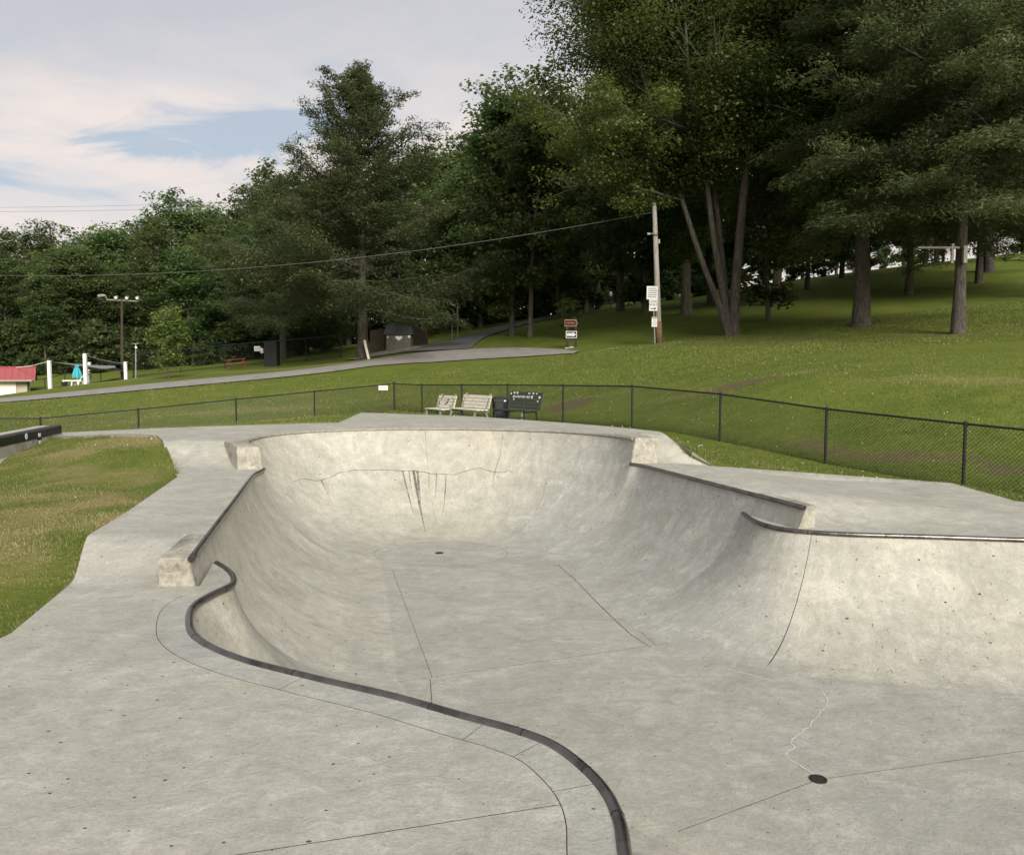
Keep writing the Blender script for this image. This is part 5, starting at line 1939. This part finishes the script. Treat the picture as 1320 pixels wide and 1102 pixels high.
def black_bench(p, L):
    t = thing('slatted_bench', 'black slatted bench with white stickers and lettering on its back', 'bench', p, None, FACE)
    b = M['dark_wood']
    for k in range(4):
        MB().box((0, 0.03 + 0.125 * k, 0.46), (L, 0.10, 0.035)).build('seat_slat', b, t, world=False, bevel=0.006)
    back = Matrix.Rotation(R_(13), 3, 'X')
    for k in range(5):
        z = 0.54 + 0.108 * k
        MB().box((0, -0.09 - (z - 0.45) * 0.23, z), (L, 0.035, 0.092), back).build('back_slat', b, t, world=False, bevel=0.006)
    for x in (-L / 2 + 0.1, 0, L / 2 - 0.1):
        MB().tube([(x, 0.42, 0.45), (x, 0.46, -0.05)], 0.028, 8).build('leg', M['black_metal'], t, world=False)
        MB().tube([(x, -0.02, 0.45), (x, -0.10, -0.05)], 0.028, 8).build('leg', M['black_metal'], t, world=False)
        MB().tube([(x, 0.46, 0.435), (x, -0.06, 0.43), (x, -0.24, 1.05)], 0.024, 8).build('frame', M['black_metal'], t, world=False)
    r = random.Random(5)
    def y_at(z):
        return -0.09 - (z - 0.45) * 0.23 + 0.020
    st = MB()
    for x, z, w, h in ((0.62, 0.985, .09, .05), (0.45, 0.985, .07, .06), (-0.2, 0.98, .08, .04), (-0.42, 0.985, .07, .05), (-0.6, 0.98, .05, .04), (-0.38, 0.87, .06, .085), (-0.78, 0.87, .09, .07), (0.6, 0.78, .05, .05), (-0.72, 0.75, .08, .03), (0.8, 0.96, .05, .06)):
        st.box((x, y_at(z), z), (w, 0.004, h), back)
    st.build('sticker', M['white_sticker'], t, world=False)
    lt = MB()
    x = 0.66
    while x > -0.30:
        w = r.uniform(0.025, 0.055)
        if r.random() < 0.88:
            z = 0.868
            lt.box((x, y_at(z), z + r.uniform(-0.008, 0.008)), (0.014, 0.004, r.uniform(0.045, 0.08)), back)
            lt.box((x - w * 0.4, y_at(z), z - r.uniform(-0.025, 0.03)), (w * 0.8, 0.004, 0.014), back)
        x -= w + 0.012
    lt.build('lettering', M['white_sticker'], t, world=False)
    st = MB()
    st.tube([(0, -0.025, 0.42), (0, -0.054, 0.24)], 0.036, 8).tube([(0.005, -0.060, 0.20), (0, -0.084, 0.05)], 0.050, 8)
    st.build('leg_wrap', M['white_sticker'], t, world=False)
    return t


black_bench(on(671, 546, 24.2), 1.8)


def bin_(p):
    t = thing('rubbish_bin', 'black square rubbish bin standing between the pale bench and the slatted bench', 'bin', p, None, 0.25)
    m = MB()
    a, b = 0.20, 0.225
    V = [(x * s, y * s, z) for s, z in ((a, 0.0), (b, 0.72)) for x, y in ((-1, -1), (1, -1), (1, 1), (-1, 1))]
    m.add(V, [(3, 2, 1, 0), (4, 5, 6, 7)] + [(i, (i + 1) % 4, 4 + (i + 1) % 4, 4 + i) for i in range(4)])
    m.build('body', M['black_plastic'], t, world=False, bevel=0.02)
    m = MB()
    V = [(x * s, y * s, z) for s, z in ((0.25, 0.70), (0.25, 0.77), (0.17, 0.86)) for x, y in ((-1, -1), (1, -1), (1, 1), (-1, 1))]
    m.add(V, [(3, 2, 1, 0), (8, 9, 10, 11)] + [(j * 4 + i, j * 4 + (i + 1) % 4, j * 4 + 4 + (i + 1) % 4, j * 4 + 4 + i) for i in range(4) for j in (0, 1)])
    m.build('lid', M['black_plastic'], t, world=False, bevel=0.012)
    MB().box((0.02, -0.228, 0.40), (0.36, 0.012, 0.015)).build('rib', M['black_plastic'], t, world=False)
    MB().box((0.10, -0.252, 0.735), (0.07, 0.006, 0.05)).build('sticker', M['white_sticker'], t, world=False)
    return t


bin_(on(645, 541, 25.6))


# ------------------------------------------------------------------ grind ledge on the left
def ledge():
    a, b = Vector((-9.55, 16.4, 0)), Vector((-8.25, 10.9, 0))
    d = (b - a).normalized()
    n = Vector((-d.y, d.x, 0))          # towards the bowl
    L = (b - a).length
    c = (a + b) / 2 - n * 0.22
    zt, zb = 0.53, 0.05
    rot = Matrix((d, n, (0, 0, 1))).transposed().to_3x3()
    t = thing('grind_ledge', 'low concrete grind ledge with a black steel edge at the far corner of the grass', 'ledge', (c.x, c.y, zb))
    o = MB().box((c.x, c.y, (zt + zb) / 2), (L, 0.44, zt - zb), rot).build('body', M['block'], t, bevel=0.01)
    e = MB().box((c.x + n.x * 0.223, c.y + n.y * 0.223, zt - 0.085), (L - 0.04, 0.012, 0.15), rot)
    e.box((c.x + n.x * 0.14, c.y + n.y * 0.14, zt + 0.004), (L - 0.04, 0.15, 0.010), rot)
    e.build('steel_edge', M['black_metal'], t)
    for s, w, h, z in ((-1.62, 0.11, 0.10, zt - 0.075),):
        q = c + n * 0.2305 + d * (-L / 2 + 2.0)
        MB().tube([q + Vector((0, 0, z)) - n * 0.001, q + Vector((0, 0, z)) + n * 0.003], 0.06, 16).build('sticker', M['white_sticker'], t)
    q = c + n * 0.226 + d * (-L / 2 + 1.32)
    MB().box((q.x, q.y, zt - 0.26), (0.20, 0.010, 0.24), rot).build('sticker_board', M['black_metal'], t)
    q2 = q + n * 0.008
    MB().box((q2.x, q2.y, zt - 0.27), (0.13, 0.006, 0.13), rot).build('sticker', M['white_sticker'], t)
    q3 = q + n * 0.0065
    MB().box((q3.x, q3.y, zt - 0.10), (0.11, 0.006, 0.07), rot).build('sticker', M['white_sticker'], t)
    # paving strip in front of it
    V, F, U = [], [], []
    for i in range(13):
        p = a + d * (L + 0.3) * (i / 12)
        for w in (-0.6, 0.0, 0.30):
            r_ = p + n * w
            V.append((r_.x, r_.y, 0.16 + 0.0 if w < 0.1 else 0.15))
            U.append((r_.x, r_.y))
    for i in range(12):
        for k in range(2):
            q = i * 3 + k
            F.append((q, q + 1, q + 4, q + 3))
    mk('path', V, F, M['deck'], uv=U, kind='structure')


ledge()


# ------------------------------------------------------------------ utility pole, signs
def utility_pole():
    b = on(850, 443, 45)
    t = thing('utility_pole', 'weathered wooden utility pole with a rust-brown guard at its foot', 'utility pole', b)
    top = D(843.3, 262, 45)
    ax = (top - b)
    MB().tube([b - Vector((0, 0, 0.3)), b + ax * 0.5, top], [0.175, 0.15, 0.12], 12).build('shaft', M['pole_wood'], t, smooth=True)
    MB().tube([b - Vector((0, 0, 0.2)), b + ax * 0.158], [0.187, 0.180], 12, caps=True).build('guard', M['rust_guard'], t, smooth=True)
    k = b + ax * 0.78
    o = MB().tube([k + Vector((0.1, -0.1, 0)), k + Vector((-0.45, -0.22, 0.0))], 0.03, 6)
    o.box(k + Vector((-0.42, -0.22, -0.02)), (0.16, 0.14, 0.10))
    o.build('bracket_lamp', M['galv'], t)
    MB().box(k + Vector((0.2, -0.08, -0.42)), (0.10, 0.10, 0.24)).build('junction_box', M['galv'], t)
    MB().tube([k - Vector((0, 0, 0.12)), k - Vector((0, 0, 0.05))], 0.155, 12).build('band', M['rust_guard'], t)
    return top


pole_top = utility_pole()


def sign_post():
    b = on(844.5, 446, 44.4)
    t = thing('sign_post', 'thin sign post with three white road signs in front of the utility pole', 'sign post', b)
    top = D(841.5, 370, 44.4)
    MB().tube([b - Vector((0, 0, 0.2)), top], 0.035, 6).build('post', M['galv'], t)
    n = (0, -1)

    def px(x, y):
        return D(x, y, 44.33)

    c = px(840.7, 377.5)
    o = flat_sign(c, 0.62, 0.74, n, M['sign_white'], 'notice_board', t)
    scribble(c, 0.52, 0.60, n, M['sign_black'], o, 5, seed=4)
    c = px(842.2, 393.5)
    o = flat_sign(c, 0.47, 0.64, n, M['sign_white'], 'one_way_sign', t)
    text('ONE', c + Vector((0, 0, 0.20)), 0.20, n, M['sign_black'], 'lettering', o)
    text('WAY', c + Vector((0, 0, 0.02)), 0.20, n, M['sign_black'], 'lettering', o)
    a = MB()
    cc = c + Vector((0, -0.0095, -0.19))
    a.box(cc + Vector((-0.04, 0, 0)), (0.22, 0.003, 0.05))
    a.add([cc + Vector((0.06, y, z)) for y in (-.0015, .0015) for z in (-0.08, 0.08)] + [cc + Vector((0.17, y, 0)) for y in (-.0015, .0015)],
          [(0, 1, 4), (2, 3, 5), (0, 4, 5, 2), (1, 3, 5, 4), (0, 2, 3, 1)])
    a.build('arrow', M['sign_black'], o)
    c = px(843.6, 415)
    o = flat_sign(c, 0.31, 0.56, n, M['sign_tan'] if False else M['sign_white'], 'small_sign', t)
    scribble(c, 0.22, 0.42, n, M['galv'], o, 4, seed=9)
    MB().box(c + Vector((0, -0.008, 0.24)), (0.31, 0.003, 0.05)).build('stripe', M['sign_tan'], o)


sign_post()


def arrow_sign():
    b = on(736.5, 449, 50)
    n = (0.06, -1)
    t = thing('arrow_sign', 'two black posts holding a red arrow board over a white arrow board', 'sign', b)
    for dx in (-0.27, 0.29):
        MB().box(b + Vector((dx, 0.05, 0.83)), (0.15, 0.10, 1.95)).build('post', M['sign_black'], t, bevel=0.01)

    def board(c, w, h, mat, name, depth):
        hw, hh = w / 2, h / 2
        pts = [(-hw, -hh), (hw * 0.72, -hh), (hw, 0), (hw * 0.72, hh), (-hw, hh)]
        m = MB()
        V = [c + Vector((x, y, z)) for y in (-depth, 0) for x, z in pts]
        m.add(V, [tuple(range(5)), tuple(range(9, 4, -1))] + [(i, 5 + i, 5 + (i + 1) % 5, (i + 1) % 5) for i in range(5)])
        return m.build(name, mat, t)
    zt = 1.55
    c = b + Vector((-0.02, -0.02, zt))
    board(c, 0.84, 0.44, M['sign_tan'], 'arrow_border', 0.03)
    o = board(c + Vector((-0.01, -0.032, 0)), 0.76, 0.34, M['sign_red'], 'arrow_board', 0.008)
    scribble(c + Vector((-0.06, -0.035, 0)), 0.48, 0.15, (0, -1), M['sign_tan'], o, 1, seed=3, off=0.008)
    zw = 0.82
    c = b + Vector((-0.005, -0.02, zw))
    flat_sign(c, 0.70, 0.44, (0, -1), M['sign_white'], 'one_way_board', t, 0.02)
    flat_sign(c + Vector((0, -0.012, 0)), 0.63, 0.37, (0, -1), M['sign_black'], 'one_way_field', t, 0.004)
    hw = 0.29
    pts = [(-hw, -0.085), (0.08, -0.085), (0.08, -0.15), (hw, 0), (0.08, 0.15), (0.08, 0.085), (-hw, 0.085)]
    m = MB()
    nn = len(pts)
    cc = c + Vector((0, -0.0145, 0))
    m.add([cc + Vector((x, y, z)) for y in (-0.004, 0) for x, z in pts], [tuple(range(nn)), tuple(range(2 * nn - 1, nn - 1, -1))] + [(i, nn + i, nn + (i + 1) % nn, (i + 1) % nn) for i in range(nn)])
    o = m.build('white_arrow', M['sign_white'], t)
    text('ONE WAY', cc + Vector((-0.06, 0, 0)), 0.105, (0, -1), M['sign_black'], 'lettering', o, off=0.006)
    for k, (dx, s) in enumerate(((-0.30, 0.10), (-0.02, 0.13))):
        st = bmesh.new()
        bmesh.ops.create_icosphere(st, subdivisions=2, radius=s)
        q = on(736.5, 449, 49.7)
        me = bpy.data.meshes.new('stone')
        for v in st.verts:
            v.co = Vector((v.co.x * 1.3, v.co.y, v.co.z * 0.6)) * (1 + 0.12 * math.sin(v.co.x * 40 + v.co.z * 31 + k))
        st.to_mesh(me)
        st.free()
        me.materials.append(M['stone'])
        so = bpy.data.objects.new('stone', me)
        C.objects.link(so)
        so.location = (q.x + dx, q.y, tz(q.x + dx, q.y) + 0.03)
        tag(so, ('smaller' if k == 0 else 'larger') + ' pale stone at the foot of the arrow sign posts', 'stone')


arrow_sign()


# ------------------------------------------------------------------ shed, fences and posts by the junction
def shed():
    b = on(514, 451, 61)
    t = thing('bin_shed', 'small dark shed with a ribbed mansard roof and three doors by the junction', 'shed', b)
    w, dp, h = 1.95, 1.4, 1.22
    MB().box(b + Vector((0, dp / 2, h / 2 - 0.1)), (w, dp, h + 0.2)).build('wall', M['shed_door'], t)
    for k in range(3):
        x = -w / 2 + w * (k + 0.5) / 3
        d = MB().box(b + Vector((x, -0.02, h / 2 + 0.02)), (w / 3 - 0.07, 0.04, h - 0.08)).build('door', M['shed_door'], t, bevel=0.008)
        MB().box(b + Vector((x + 0.2, -0.05, h / 2)), (0.03, 0.03, 0.14)).build('handle', M['black_metal'], d)
    # roof
    e, zr, zt = 0.16, h, h + 0.75
    q = [(-w / 2 - e, -e, zr), (w / 2 + e, -e, zr), (w / 2 + e, dp + e, zr), (-w / 2 - e, dp + e, zr), (-w / 2 + 0.02, 0.42, zt), (w / 2 - 0.02, 0.42, zt), (w / 2 - 0.02, dp - 0.3, zt), (-w / 2 + 0.02, dp - 0.3, zt)]
    q = [b + Vector(p) for p in q]
    rf = MB().add(q, [(3, 2, 1, 0), (4, 5, 6, 7), (0, 1, 5, 4), (1, 2, 6, 5), (2, 3, 7, 6), (3, 0, 4, 7)]).build('roof', M['dark_roof'], t)
    for k in range(13):
        f = k / 12
        p0, p1 = q[0].lerp(q[1], f), q[4].lerp(q[5], f)
        MB().tube([p0 + Vector((0, -0.01, 0.01)), p1 + Vector((0, -0.01, 0.012))], 0.022, 4).build('seam', M['dark_roof'], rf)
    # paper notices
    c = b + Vector((0.02, -0.05, h * 0.77))
    m = MB()
    hp = [(16 * math.sin(a) ** 3, 13 * math.cos(a) - 5 * math.cos(2 * a) - 2 * math.cos(3 * a) - math.cos(4 * a)) for a in np.linspace(0, 2 * math.pi, 24, endpoint=False)]
    V = [c + Vector((x * 0.017, y_, z * 0.0125)) for y_ in (-0.008, 0) for x, z in hp]
    m.add(V, [tuple(range(24)), tuple(range(47, 23, -1))])
    m.build('heart_notice', M['white_sticker'], t)
    for dx, dz, w_, h_ in ((-0.85, 0.40, 0.13, 0.10), (0.83, 0.44, 0.20, 0.18)):
        MB().box(b + Vector((dx, -0.05, h / 2 + dz)), (w_, 0.006, h_)).build('notice', M['white_sticker'], t)


shed()


def board_fence(px0, px1, y0, y1, h, label):
    a, b = on(px0, 450, y0), on(px1, 450, y1)
    t = thing('board_fence', label, 'fence', a)
    n = int((b - a).length / 0.15)
    r = random.Random(int(px0))
    for k in range(n):
        p = a.lerp(b, (k + 0.5) / n)
        p.z = tz(p.x, p.y)
        hh = h + r.uniform(-0.04, 0.04)
        MB().box(p + Vector((0, 0, hh / 2 - 0.1)), (0.135, 0.025, hh + 0.2)).build('board', M['brown_wood'], t)
    for z in (0.35, h - 0.35):
        MB().tube([a + Vector((0, 0.05, z)), b + Vector((0, 0.05, z))], 0.04, 4).build('rail', M['brown_wood'], t)


board_fence(477, 499, 63.5, 63.5, 1.9, 'brown board fence left of the small dark shed')
board_fence(529, 551, 65.0, 69, 1.7, 'dark board fence right of the small dark shed')
t = thing('white_post', 'short pale post leaning over beside the hemlock trunk', 'post', on(476, 464, 57))
b = Vector(t.location)
MB().tube([b - Vector((0, 0, 0.2)), b + Vector((-0.33, 0, 1.32))], 0.10, 8).build('shaft', M['cream_wall'], t)
MB().tube([b + Vector((-0.33, 0, 1.32)), b + Vector((-0.345, 0, 1.38))], [0.10, 0.05], 8).build('cap', M['cream_wall'], t)
for px, py, y, h, r_, lb in ((583, 437, 70, 1.35, 0.06, 'short pale post where the side road leaves the junction'), (590, 434, 72, 2.9, 0.05, 'taller thin pale pole where the side road leaves the junction')):
    b = on(px, py, y)
    t = thing('marker_post', lb, 'post', b)
    MB().tube([b - Vector((0, 0, 0.2)), b + Vector((0, 0, h))], r_, 8).build('shaft', M['pole_wood'] if h > 2 else M['galv'], t)
    MB().tube([b + Vector((0, 0, h)), b + Vector((0, 0, h + 0.05))], [r_ * 1.15, r_ * 0.5], 8).build('cap', M['galv'], t)


# black screened cabinet, signs and red table by the pool fence
def cabinet():
    b = on(349, 475.5, 62.5)
    t = thing('black_enclosure', 'black ribbed enclosure standing in the lawn by the tall fence', 'enclosure', b)
    MB().box(b + Vector((0, 0.45, 0.95)), (1.0, 0.9, 2.1)).build('body', M['black_plastic'], t)
    for k in range(9):
        MB().box(b + Vector((-0.46 + 0.115 * k, -0.012, 0.95)), (0.05, 0.03, 2.08)).build('rib', M['black_plastic'], t)
    MB().box(b + Vector((0, 0.45, 2.02)), (1.08, 0.98, 0.05)).build('lid', M['black_plastic'], t)


cabinet()
c = D(331.5, 449.5, 65.8)
for px, py, w, h, lb in ((331.5, 449.5, 0.52, 0.42, 'larger white notice on the tall black fence'), (337.5, 452, 0.22, 0.42, 'narrow white notice on the tall black fence')):
    c = D(px, py, 65.75)
    t = thing('fence_notice', lb, 'sign', c)
    flat_sign(c, w, h, (0, -1), M['sign_white'], 'board', t)
    scribble(c, w * 0.8, h * 0.6, (0, -1), M['galv'], t, 3, seed=int(px))


def red_table():
    b = on(305, 475.5, 61)
    t = thing('picnic_table', 'red picnic table tilted on the grass by the tall fence', 'picnic table', b, None, 0.35)
    r = M['red_plastic']
    for k in range(3):
        MB().box((0, -0.24 + 0.24 * k, 0.74), (1.5, 0.21, 0.05)).build('top_plank', r, t, world=False)
    for s in (-1, 1):
        MB().box((0, s * 0.62, 0.44), (1.5, 0.24, 0.045)).build('bench_plank', r, t, world=False)
        MB().tube([(s * 0.55, 0.20, 0.72), (s * 0.55, 0.60, 0.0)], 0.05, 4).build('leg', r, t, world=False)
        MB().tube([(s * 0.55, -0.20, 0.72), (s * 0.55, -0.60, 0.0)], 0.05, 4).build('leg', r, t, world=False)
        MB().box((s * 0.55, 0, 0.40), (0.05, 1.4, 0.08)).build('brace', r, t, world=False)
    t.rotation_euler = (0.0, -0.10, 0.35)


red_table()


# ------------------------------------------------------------------ pool side: house, posts, sails, umbrella, lounger, lights
def pool_house():
    b = on(30, 511, 60)
    b.z = D(30, 513, 60).z
    t = thing('pool_house', 'low cream pool house with a red metal roof at the left edge', 'building', b, None, R_(30))
    b = Vector((0, 0, 0))
    W_, Dp, h = 9.0, 5.0, 1.38
    x1 = 0.30
    MB().box(b + Vector((x1 - W_ / 2 - 0.75, Dp / 2, h / 2 - 0.15)), (W_, Dp, h + 0.3)).build('wall', M['cream_wall'], t, world=False)
    MB().box(b + Vector((x1 - 0.375, Dp / 2 + 0.05, h / 2 - 0.15)), (0.745, Dp - 0.1, h + 0.3)).build('end_wall', M['tan_wall'], t, world=False)
    MB().box(b + Vector((x1 + 0.09, 0.5, h / 2 - 0.15)), (0.10, 0.10, h + 0.3)).build('downpipe', M['galv'], t, world=False)
    e = 0.55
    q = [b + Vector(p) for p in ((x1 - W_ - 1.3, -e, h), (x1 + e, -e, h), (x1 + e, Dp + e, h), (x1 - W_ - 1.3, Dp + e, h), (x1 - W_ - 1.3, Dp / 2, h + 1.0), (x1 + e, Dp / 2, h + 1.0))]
    q2 = [p - Vector((0, 0, 0.09)) for p in q]
    rf = MB().add(q + q2, [(0, 1, 5, 4), (2, 3, 4, 5), (0, 6, 7, 1), (2, 8, 9, 3), (6, 10, 11, 7), (8, 11, 10, 9), (1, 7, 11, 5), (5, 11, 8, 2), (0, 4, 10, 6), (4, 3, 9, 10)]).build('roof', M['red_roof'], t, world=False)
    n = 24
    for k in range(n):
        f = (k + 0.5) / n
        MB().tube([q[0].lerp(q[1], f) + Vector((0, 0, 0.012)), q[4].lerp(q[5], f) + Vector((0, 0, 0.012))], 0.028, 4).build('seam', M['red_roof'], rf, world=False)
    MB().box((q[0] + q[1]) / 2 + Vector((0, -0.06, -0.04)), ((q[1] - q[0]).length, 0.11, 0.12)).build('gutter', M['galv'], t, world=False)
    MB().box((q[4] + q[5]) / 2 + Vector((0, 0, 0.03)), ((q[1] - q[0]).length, 0.22, 0.05)).build('ridge_cap', M['red_roof'], rf, world=False)


pool_house()
POSTS = {}
for k, (px, py, pt, y, w, lb) in enumerate(((64, 502, 465.5, 56, 0.21, 'thick white shade-sail post nearest the red-roofed pool house'),
                                          (110, 496, 456.5, 56, 0.21, 'tallest white shade-sail post beside the teal umbrella'),
                                          (115.5, 491, 467.5, 63, 0.19, 'thinner white shade-sail post just behind the tallest one'),
                                          (162, 490, 467, 58, 0.19, 'white shade-sail post at the foot of the floodlight pole'))):
    b = on(px, py, y)
    top = D(px, pt, y)
    t = thing('sail_post', lb, 'post', b, 'white shade-sail posts')
    MB().box((b + top) / 2 - Vector((0, 0, 0.1)), (w, w, top.z - b.z + 0.2)).build('shaft', M['white_paint'], t, bevel=0.015)
    MB().box(top + Vector((0, 0, 0.02)), (w * 1.06, w * 1.06, 0.04)).build('cap', M['white_paint'], t)
    POSTS[k] = top


def sail(c3, label, sag=0.35):
    """three- or four-cornered cloth with inward-curved edges and a slight sag"""
    P = [Vector(p) for p in c3]
    ctr = sum(P, Vector()) / len(P)
    t = MB()
    n = 8
    ring = []
    for i, p in enumerate(P):
        q = P[(i + 1) % len(P)]
        for k in range(n):
            f = k / n
            m = p.lerp(q, f)
            m = m.lerp(ctr, 0.55 * f * (1 - f)) - Vector((0, 0, sag * 0.6 * f * (1 - f)))
            ring.append(m)
    V = []
    for z in (0.0, -0.02):
        V += [r + Vector((0, 0, z)) for r in ring] + [r.lerp(ctr, 0.5) + Vector((0, 0, z - sag * 0.25)) for r in ring] + [ctr + Vector((0, 0, z - sag * 0.35))]
    N_ = len(ring)
    o = 2 * N_ + 1
    F = []
    for i in range(N_):
        j = (i + 1) % N_
        F += [(i, j, N_ + j, N_ + i), (N_ + i, N_ + j, 2 * N_)]
        F += [(o + j, o + i, o + N_ + i, o + N_ + j), (o + N_ + j, o + N_ + i, o + 2 * N_), (j, i, o + i, o + j)]
    ob = t.add(V, F).build('shade_sail', M['shade_net'], None, smooth=False)
    tag(ob, label, 'shade sail', 'grey shade sails over the pool lawn')


p0, p1, p2, p3 = POSTS[0], POSTS[1], POSTS[2], POSTS[3]
sail([p1 - Vector((-.1, 0, .1)), p3 - Vector((0, 0, .1)), p2 + Vector((1.2, 1.5, -0.2))], 'upper grey shade sail from the tallest post to the floodlight pole')
sail([p0 - Vector((-.1, 0, .05)), p2 - Vector((0, 0, 0.55)), p3 + Vector((-0.2, 0.2, -0.62)), p2 + Vector((-1.0, 6, -0.2))], 'lower grey shade sail stretched from the post nearest the pool house', 0.2)
t = tag(MB().tube([p0, p0.lerp(D(20, 474, 62), 0.5) - Vector((0, 0, 0.1)), D(20, 474, 62)], 0.03, 5).build('guy_rope', M['white_paint'], None), 'pale rope from the white post down to the red roof', 'rope')
o_ = t


def umbrella():
    b = on(100, 496, 57.5)
    t = thing('closed_umbrella', 'closed teal umbrella beside the white lounger', 'umbrella', b)
    top = D(100, 470.5, 57.5)
    H = top.z - b.z
    MB().tube([b, b + Vector((0, 0, H))], 0.03, 8).build('pole', M['white_paint'], t)
    V, F = [], []
    prof_ = [(0.26, 0.36), (0.28, 0.45), (0.25, 0.6), (0.17, 0.78), (0.09, 0.88), (0.12, 0.91), (0.13, 0.95), (0.03, 1.0)]
    n = 24
    for r, f in prof_:
        for k in range(n):
            a = 2 * math.pi * k / n
            rr = r * (1 + 0.22 * math.cos(8 * a))
            V.append(b + Vector((rr * math.cos(a), rr * math.sin(a), H * f)))
    for i in range(len(prof_) - 1):
        for k in range(n):
            F.append((i * n + k, i * n + (k + 1) % n, (i + 1) * n + (k + 1) % n, (i + 1) * n + k))
    mk('canopy', V, F, M['teal'], t)
    MB().box(b + Vector((0, 0, 0.05)), (0.5, 0.5, 0.1)).build('base', M['galv'], t)


umbrella()


def lounger():
    b = on(96, 498.5, 56.3)
    t = thing('sun_lounger', 'white sun lounger with raised back under the teal umbrella', 'sun lounger', b)
    w = M['white_paint']
    for k in range(6):
        MB().box(b + Vector((-0.62 + 0.19 * k, 0, 0.33)), (0.16, 0.6, 0.04)).build('seat_slat', w, t)
    rot = Matrix.Rotation(R_(-48), 3, 'Y')
    for k in range(4):
        d = Vector((math.cos(R_(48)), 0, math.sin(R_(48)))) * (0.12 + 0.19 * k)
        MB().box(b + Vector((0.50, 0, 0.33)) + d, (0.16, 0.6, 0.04), rot).build('back_slat', w, t)
    for x in (-0.6, 0.0, 0.5):
        for y in (-0.27, 0.27):
            MB().tube([b + Vector((x, y, 0.32)), b + Vector((x - 0.08, y, -0.05))], 0.045, 6).build('leg', w, t)
    MB().box(b + Vector((-0.0, -0.3, 0.34)), (1.35, 0.05, 0.08)).build('side_rail', w, t)


lounger()
t = thing('dark_planter', 'small dark tub at the end of the white lounger', 'planter', on(83, 499, 56))
b = Vector(t.location)
MB().tube([b, b + Vector((0, 0, 0.30)), b + Vector((0, 0, 0.34))], [0.16, 0.21, 0.22], 10).build('tub', M['black_plastic'], t)


def floodlight():
    b = on(157.5, 490, 60)
    t = thing('floodlight_pole', 'tall pole with a crossarm of white floodlights by the pool', 'floodlight pole', b)
    top = D(157, 386, 60)
    MB().tube([b - Vector((0, 0, 0.2)), top], [0.12, 0.08], 10).build('pole', M['brown_wood'], t)
    a, c = D(138, 386.5, 60), D(177, 388.5, 60)
    MB().tube([a, c], 0.05, 6).build('crossarm', M['galv'], t)
    for px, py in ((149.5, 384), (163.5, 384.5), (177, 384.5)):
        q = D(px, py, 59.8)
        h = MB().tube([q + Vector((0, 0.25, 0.12)), q + Vector((0, 0.1, 0.06)), q + Vector((0, -0.05, 0))], [0.07, 0.12, 0.15], 10).build('lamp_head', M['galv'], t)
        MB().tube([q + Vector((0, -0.052, 0)), q + Vector((0, -0.075, -0.005))], [0.10, 0.08], 12).build('lens', M['lamp_glass'], h)
        MB().tube([q + Vector((0, 0.1, -0.02)), q + Vector((0, 0.2, -0.25))], 0.03, 5).build('bracket', M['galv'], h)
    q = D(131, 381.5, 60)
    h = MB().tube([q + Vector((-0.25, 0, -0.02)), q + Vector((0.1, 0, 0.03)), q + Vector((0.3, 0, 0.03))], [0.12, 0.11, 0.06], 8).build('lamp_head', M['galv'], t)
    MB().tube([q + Vector((0.3, 0, 0.0)), a], 0.03, 5).build('bracket', M['galv'], h)


floodlight()
b = on(175, 489, 63)
t = thing('speaker_pole', 'short thin pole with a small crossbar right of the floodlight pole', 'pole', b)
MB().tube([b - Vector((0, 0, 0.2)), D(175, 443, 63)], 0.05, 8).build('pole', M['galv'], t)
MB().tube([D(170, 443, 63), D(179, 443, 63)], 0.035, 6).build('crossbar', M['galv'], t)
MB().box(D(175.5, 448, 62.9), (0.13, 0.12, 0.16)).build('lamp', M['white_paint'], t)


# ------------------------------------------------------------------ wooden crossbar on the pine, small things on the hill
b = D(1232, 319, 34.6)
t = thing('wooden_crossbar', 'horizontal wooden bar with upright end boards fixed to the straight pine trunk', 'crossbar', b)
MB().tube([D(1183, 319.5, 34.2), D(1236, 319.5, 34.55)], 0.05, 6).build('bar', M['pole_wood'], t)
MB().box(D(1227.5, 327, 34.55), (0.10, 0.10, 0.85)).build('board', M['pole_wood'], t)
MB().box(D(1244, 328, 34.6), (0.16, 0.12, 0.75)).build('board', M['pole_wood'], t)
b = on(787, 399, 92)
t = thing('lantern_post', 'small post with a white lantern beside the side road in the trees', 'lamp post', b)
MB().tube([b - Vector((0, 0, 0.2)), b + Vector((0, 0, 1.5))], 0.05, 6).build('post', M['black_metal'], t)
MB().tube([b + Vector((0, 0, 1.5)), b + Vector((0, 0, 1.62)), b + Vector((0, 0, 1.95)), b + Vector((0, 0, 2.08))], [0.09, 0.19, 0.17, 0.04], 8).build('lantern', M['white_paint'], t)


# ------------------------------------------------------------------ wires
def wire(a, b, sag, r, label):
    a, b = Vector(a), Vector(b)
    P = [a.lerp(b, f) - Vector((0, 0, 4 * sag * f * (1 - f))) for f in np.linspace(0, 1, 40)]
    o = MB().tube(P, r, 5).build('overhead_cable', M['wire'], None)
    return tag(o, label, 'cable', 'overhead cables')


wire(D(-330, 330, 58), pole_top - Vector((0, 0, 0.5)), 2.4, 0.011, 'sagging cable from the utility pole across the dark trees')
wire(D(-300, 266, 80), D(520, 251, 82), 0.6, 0.016, 'upper of two thin cables against the pale sky')
wire(D(-300, 270, 80), D(520, 256, 82), 0.7, 0.016, 'lower of two thin cables against the pale sky')
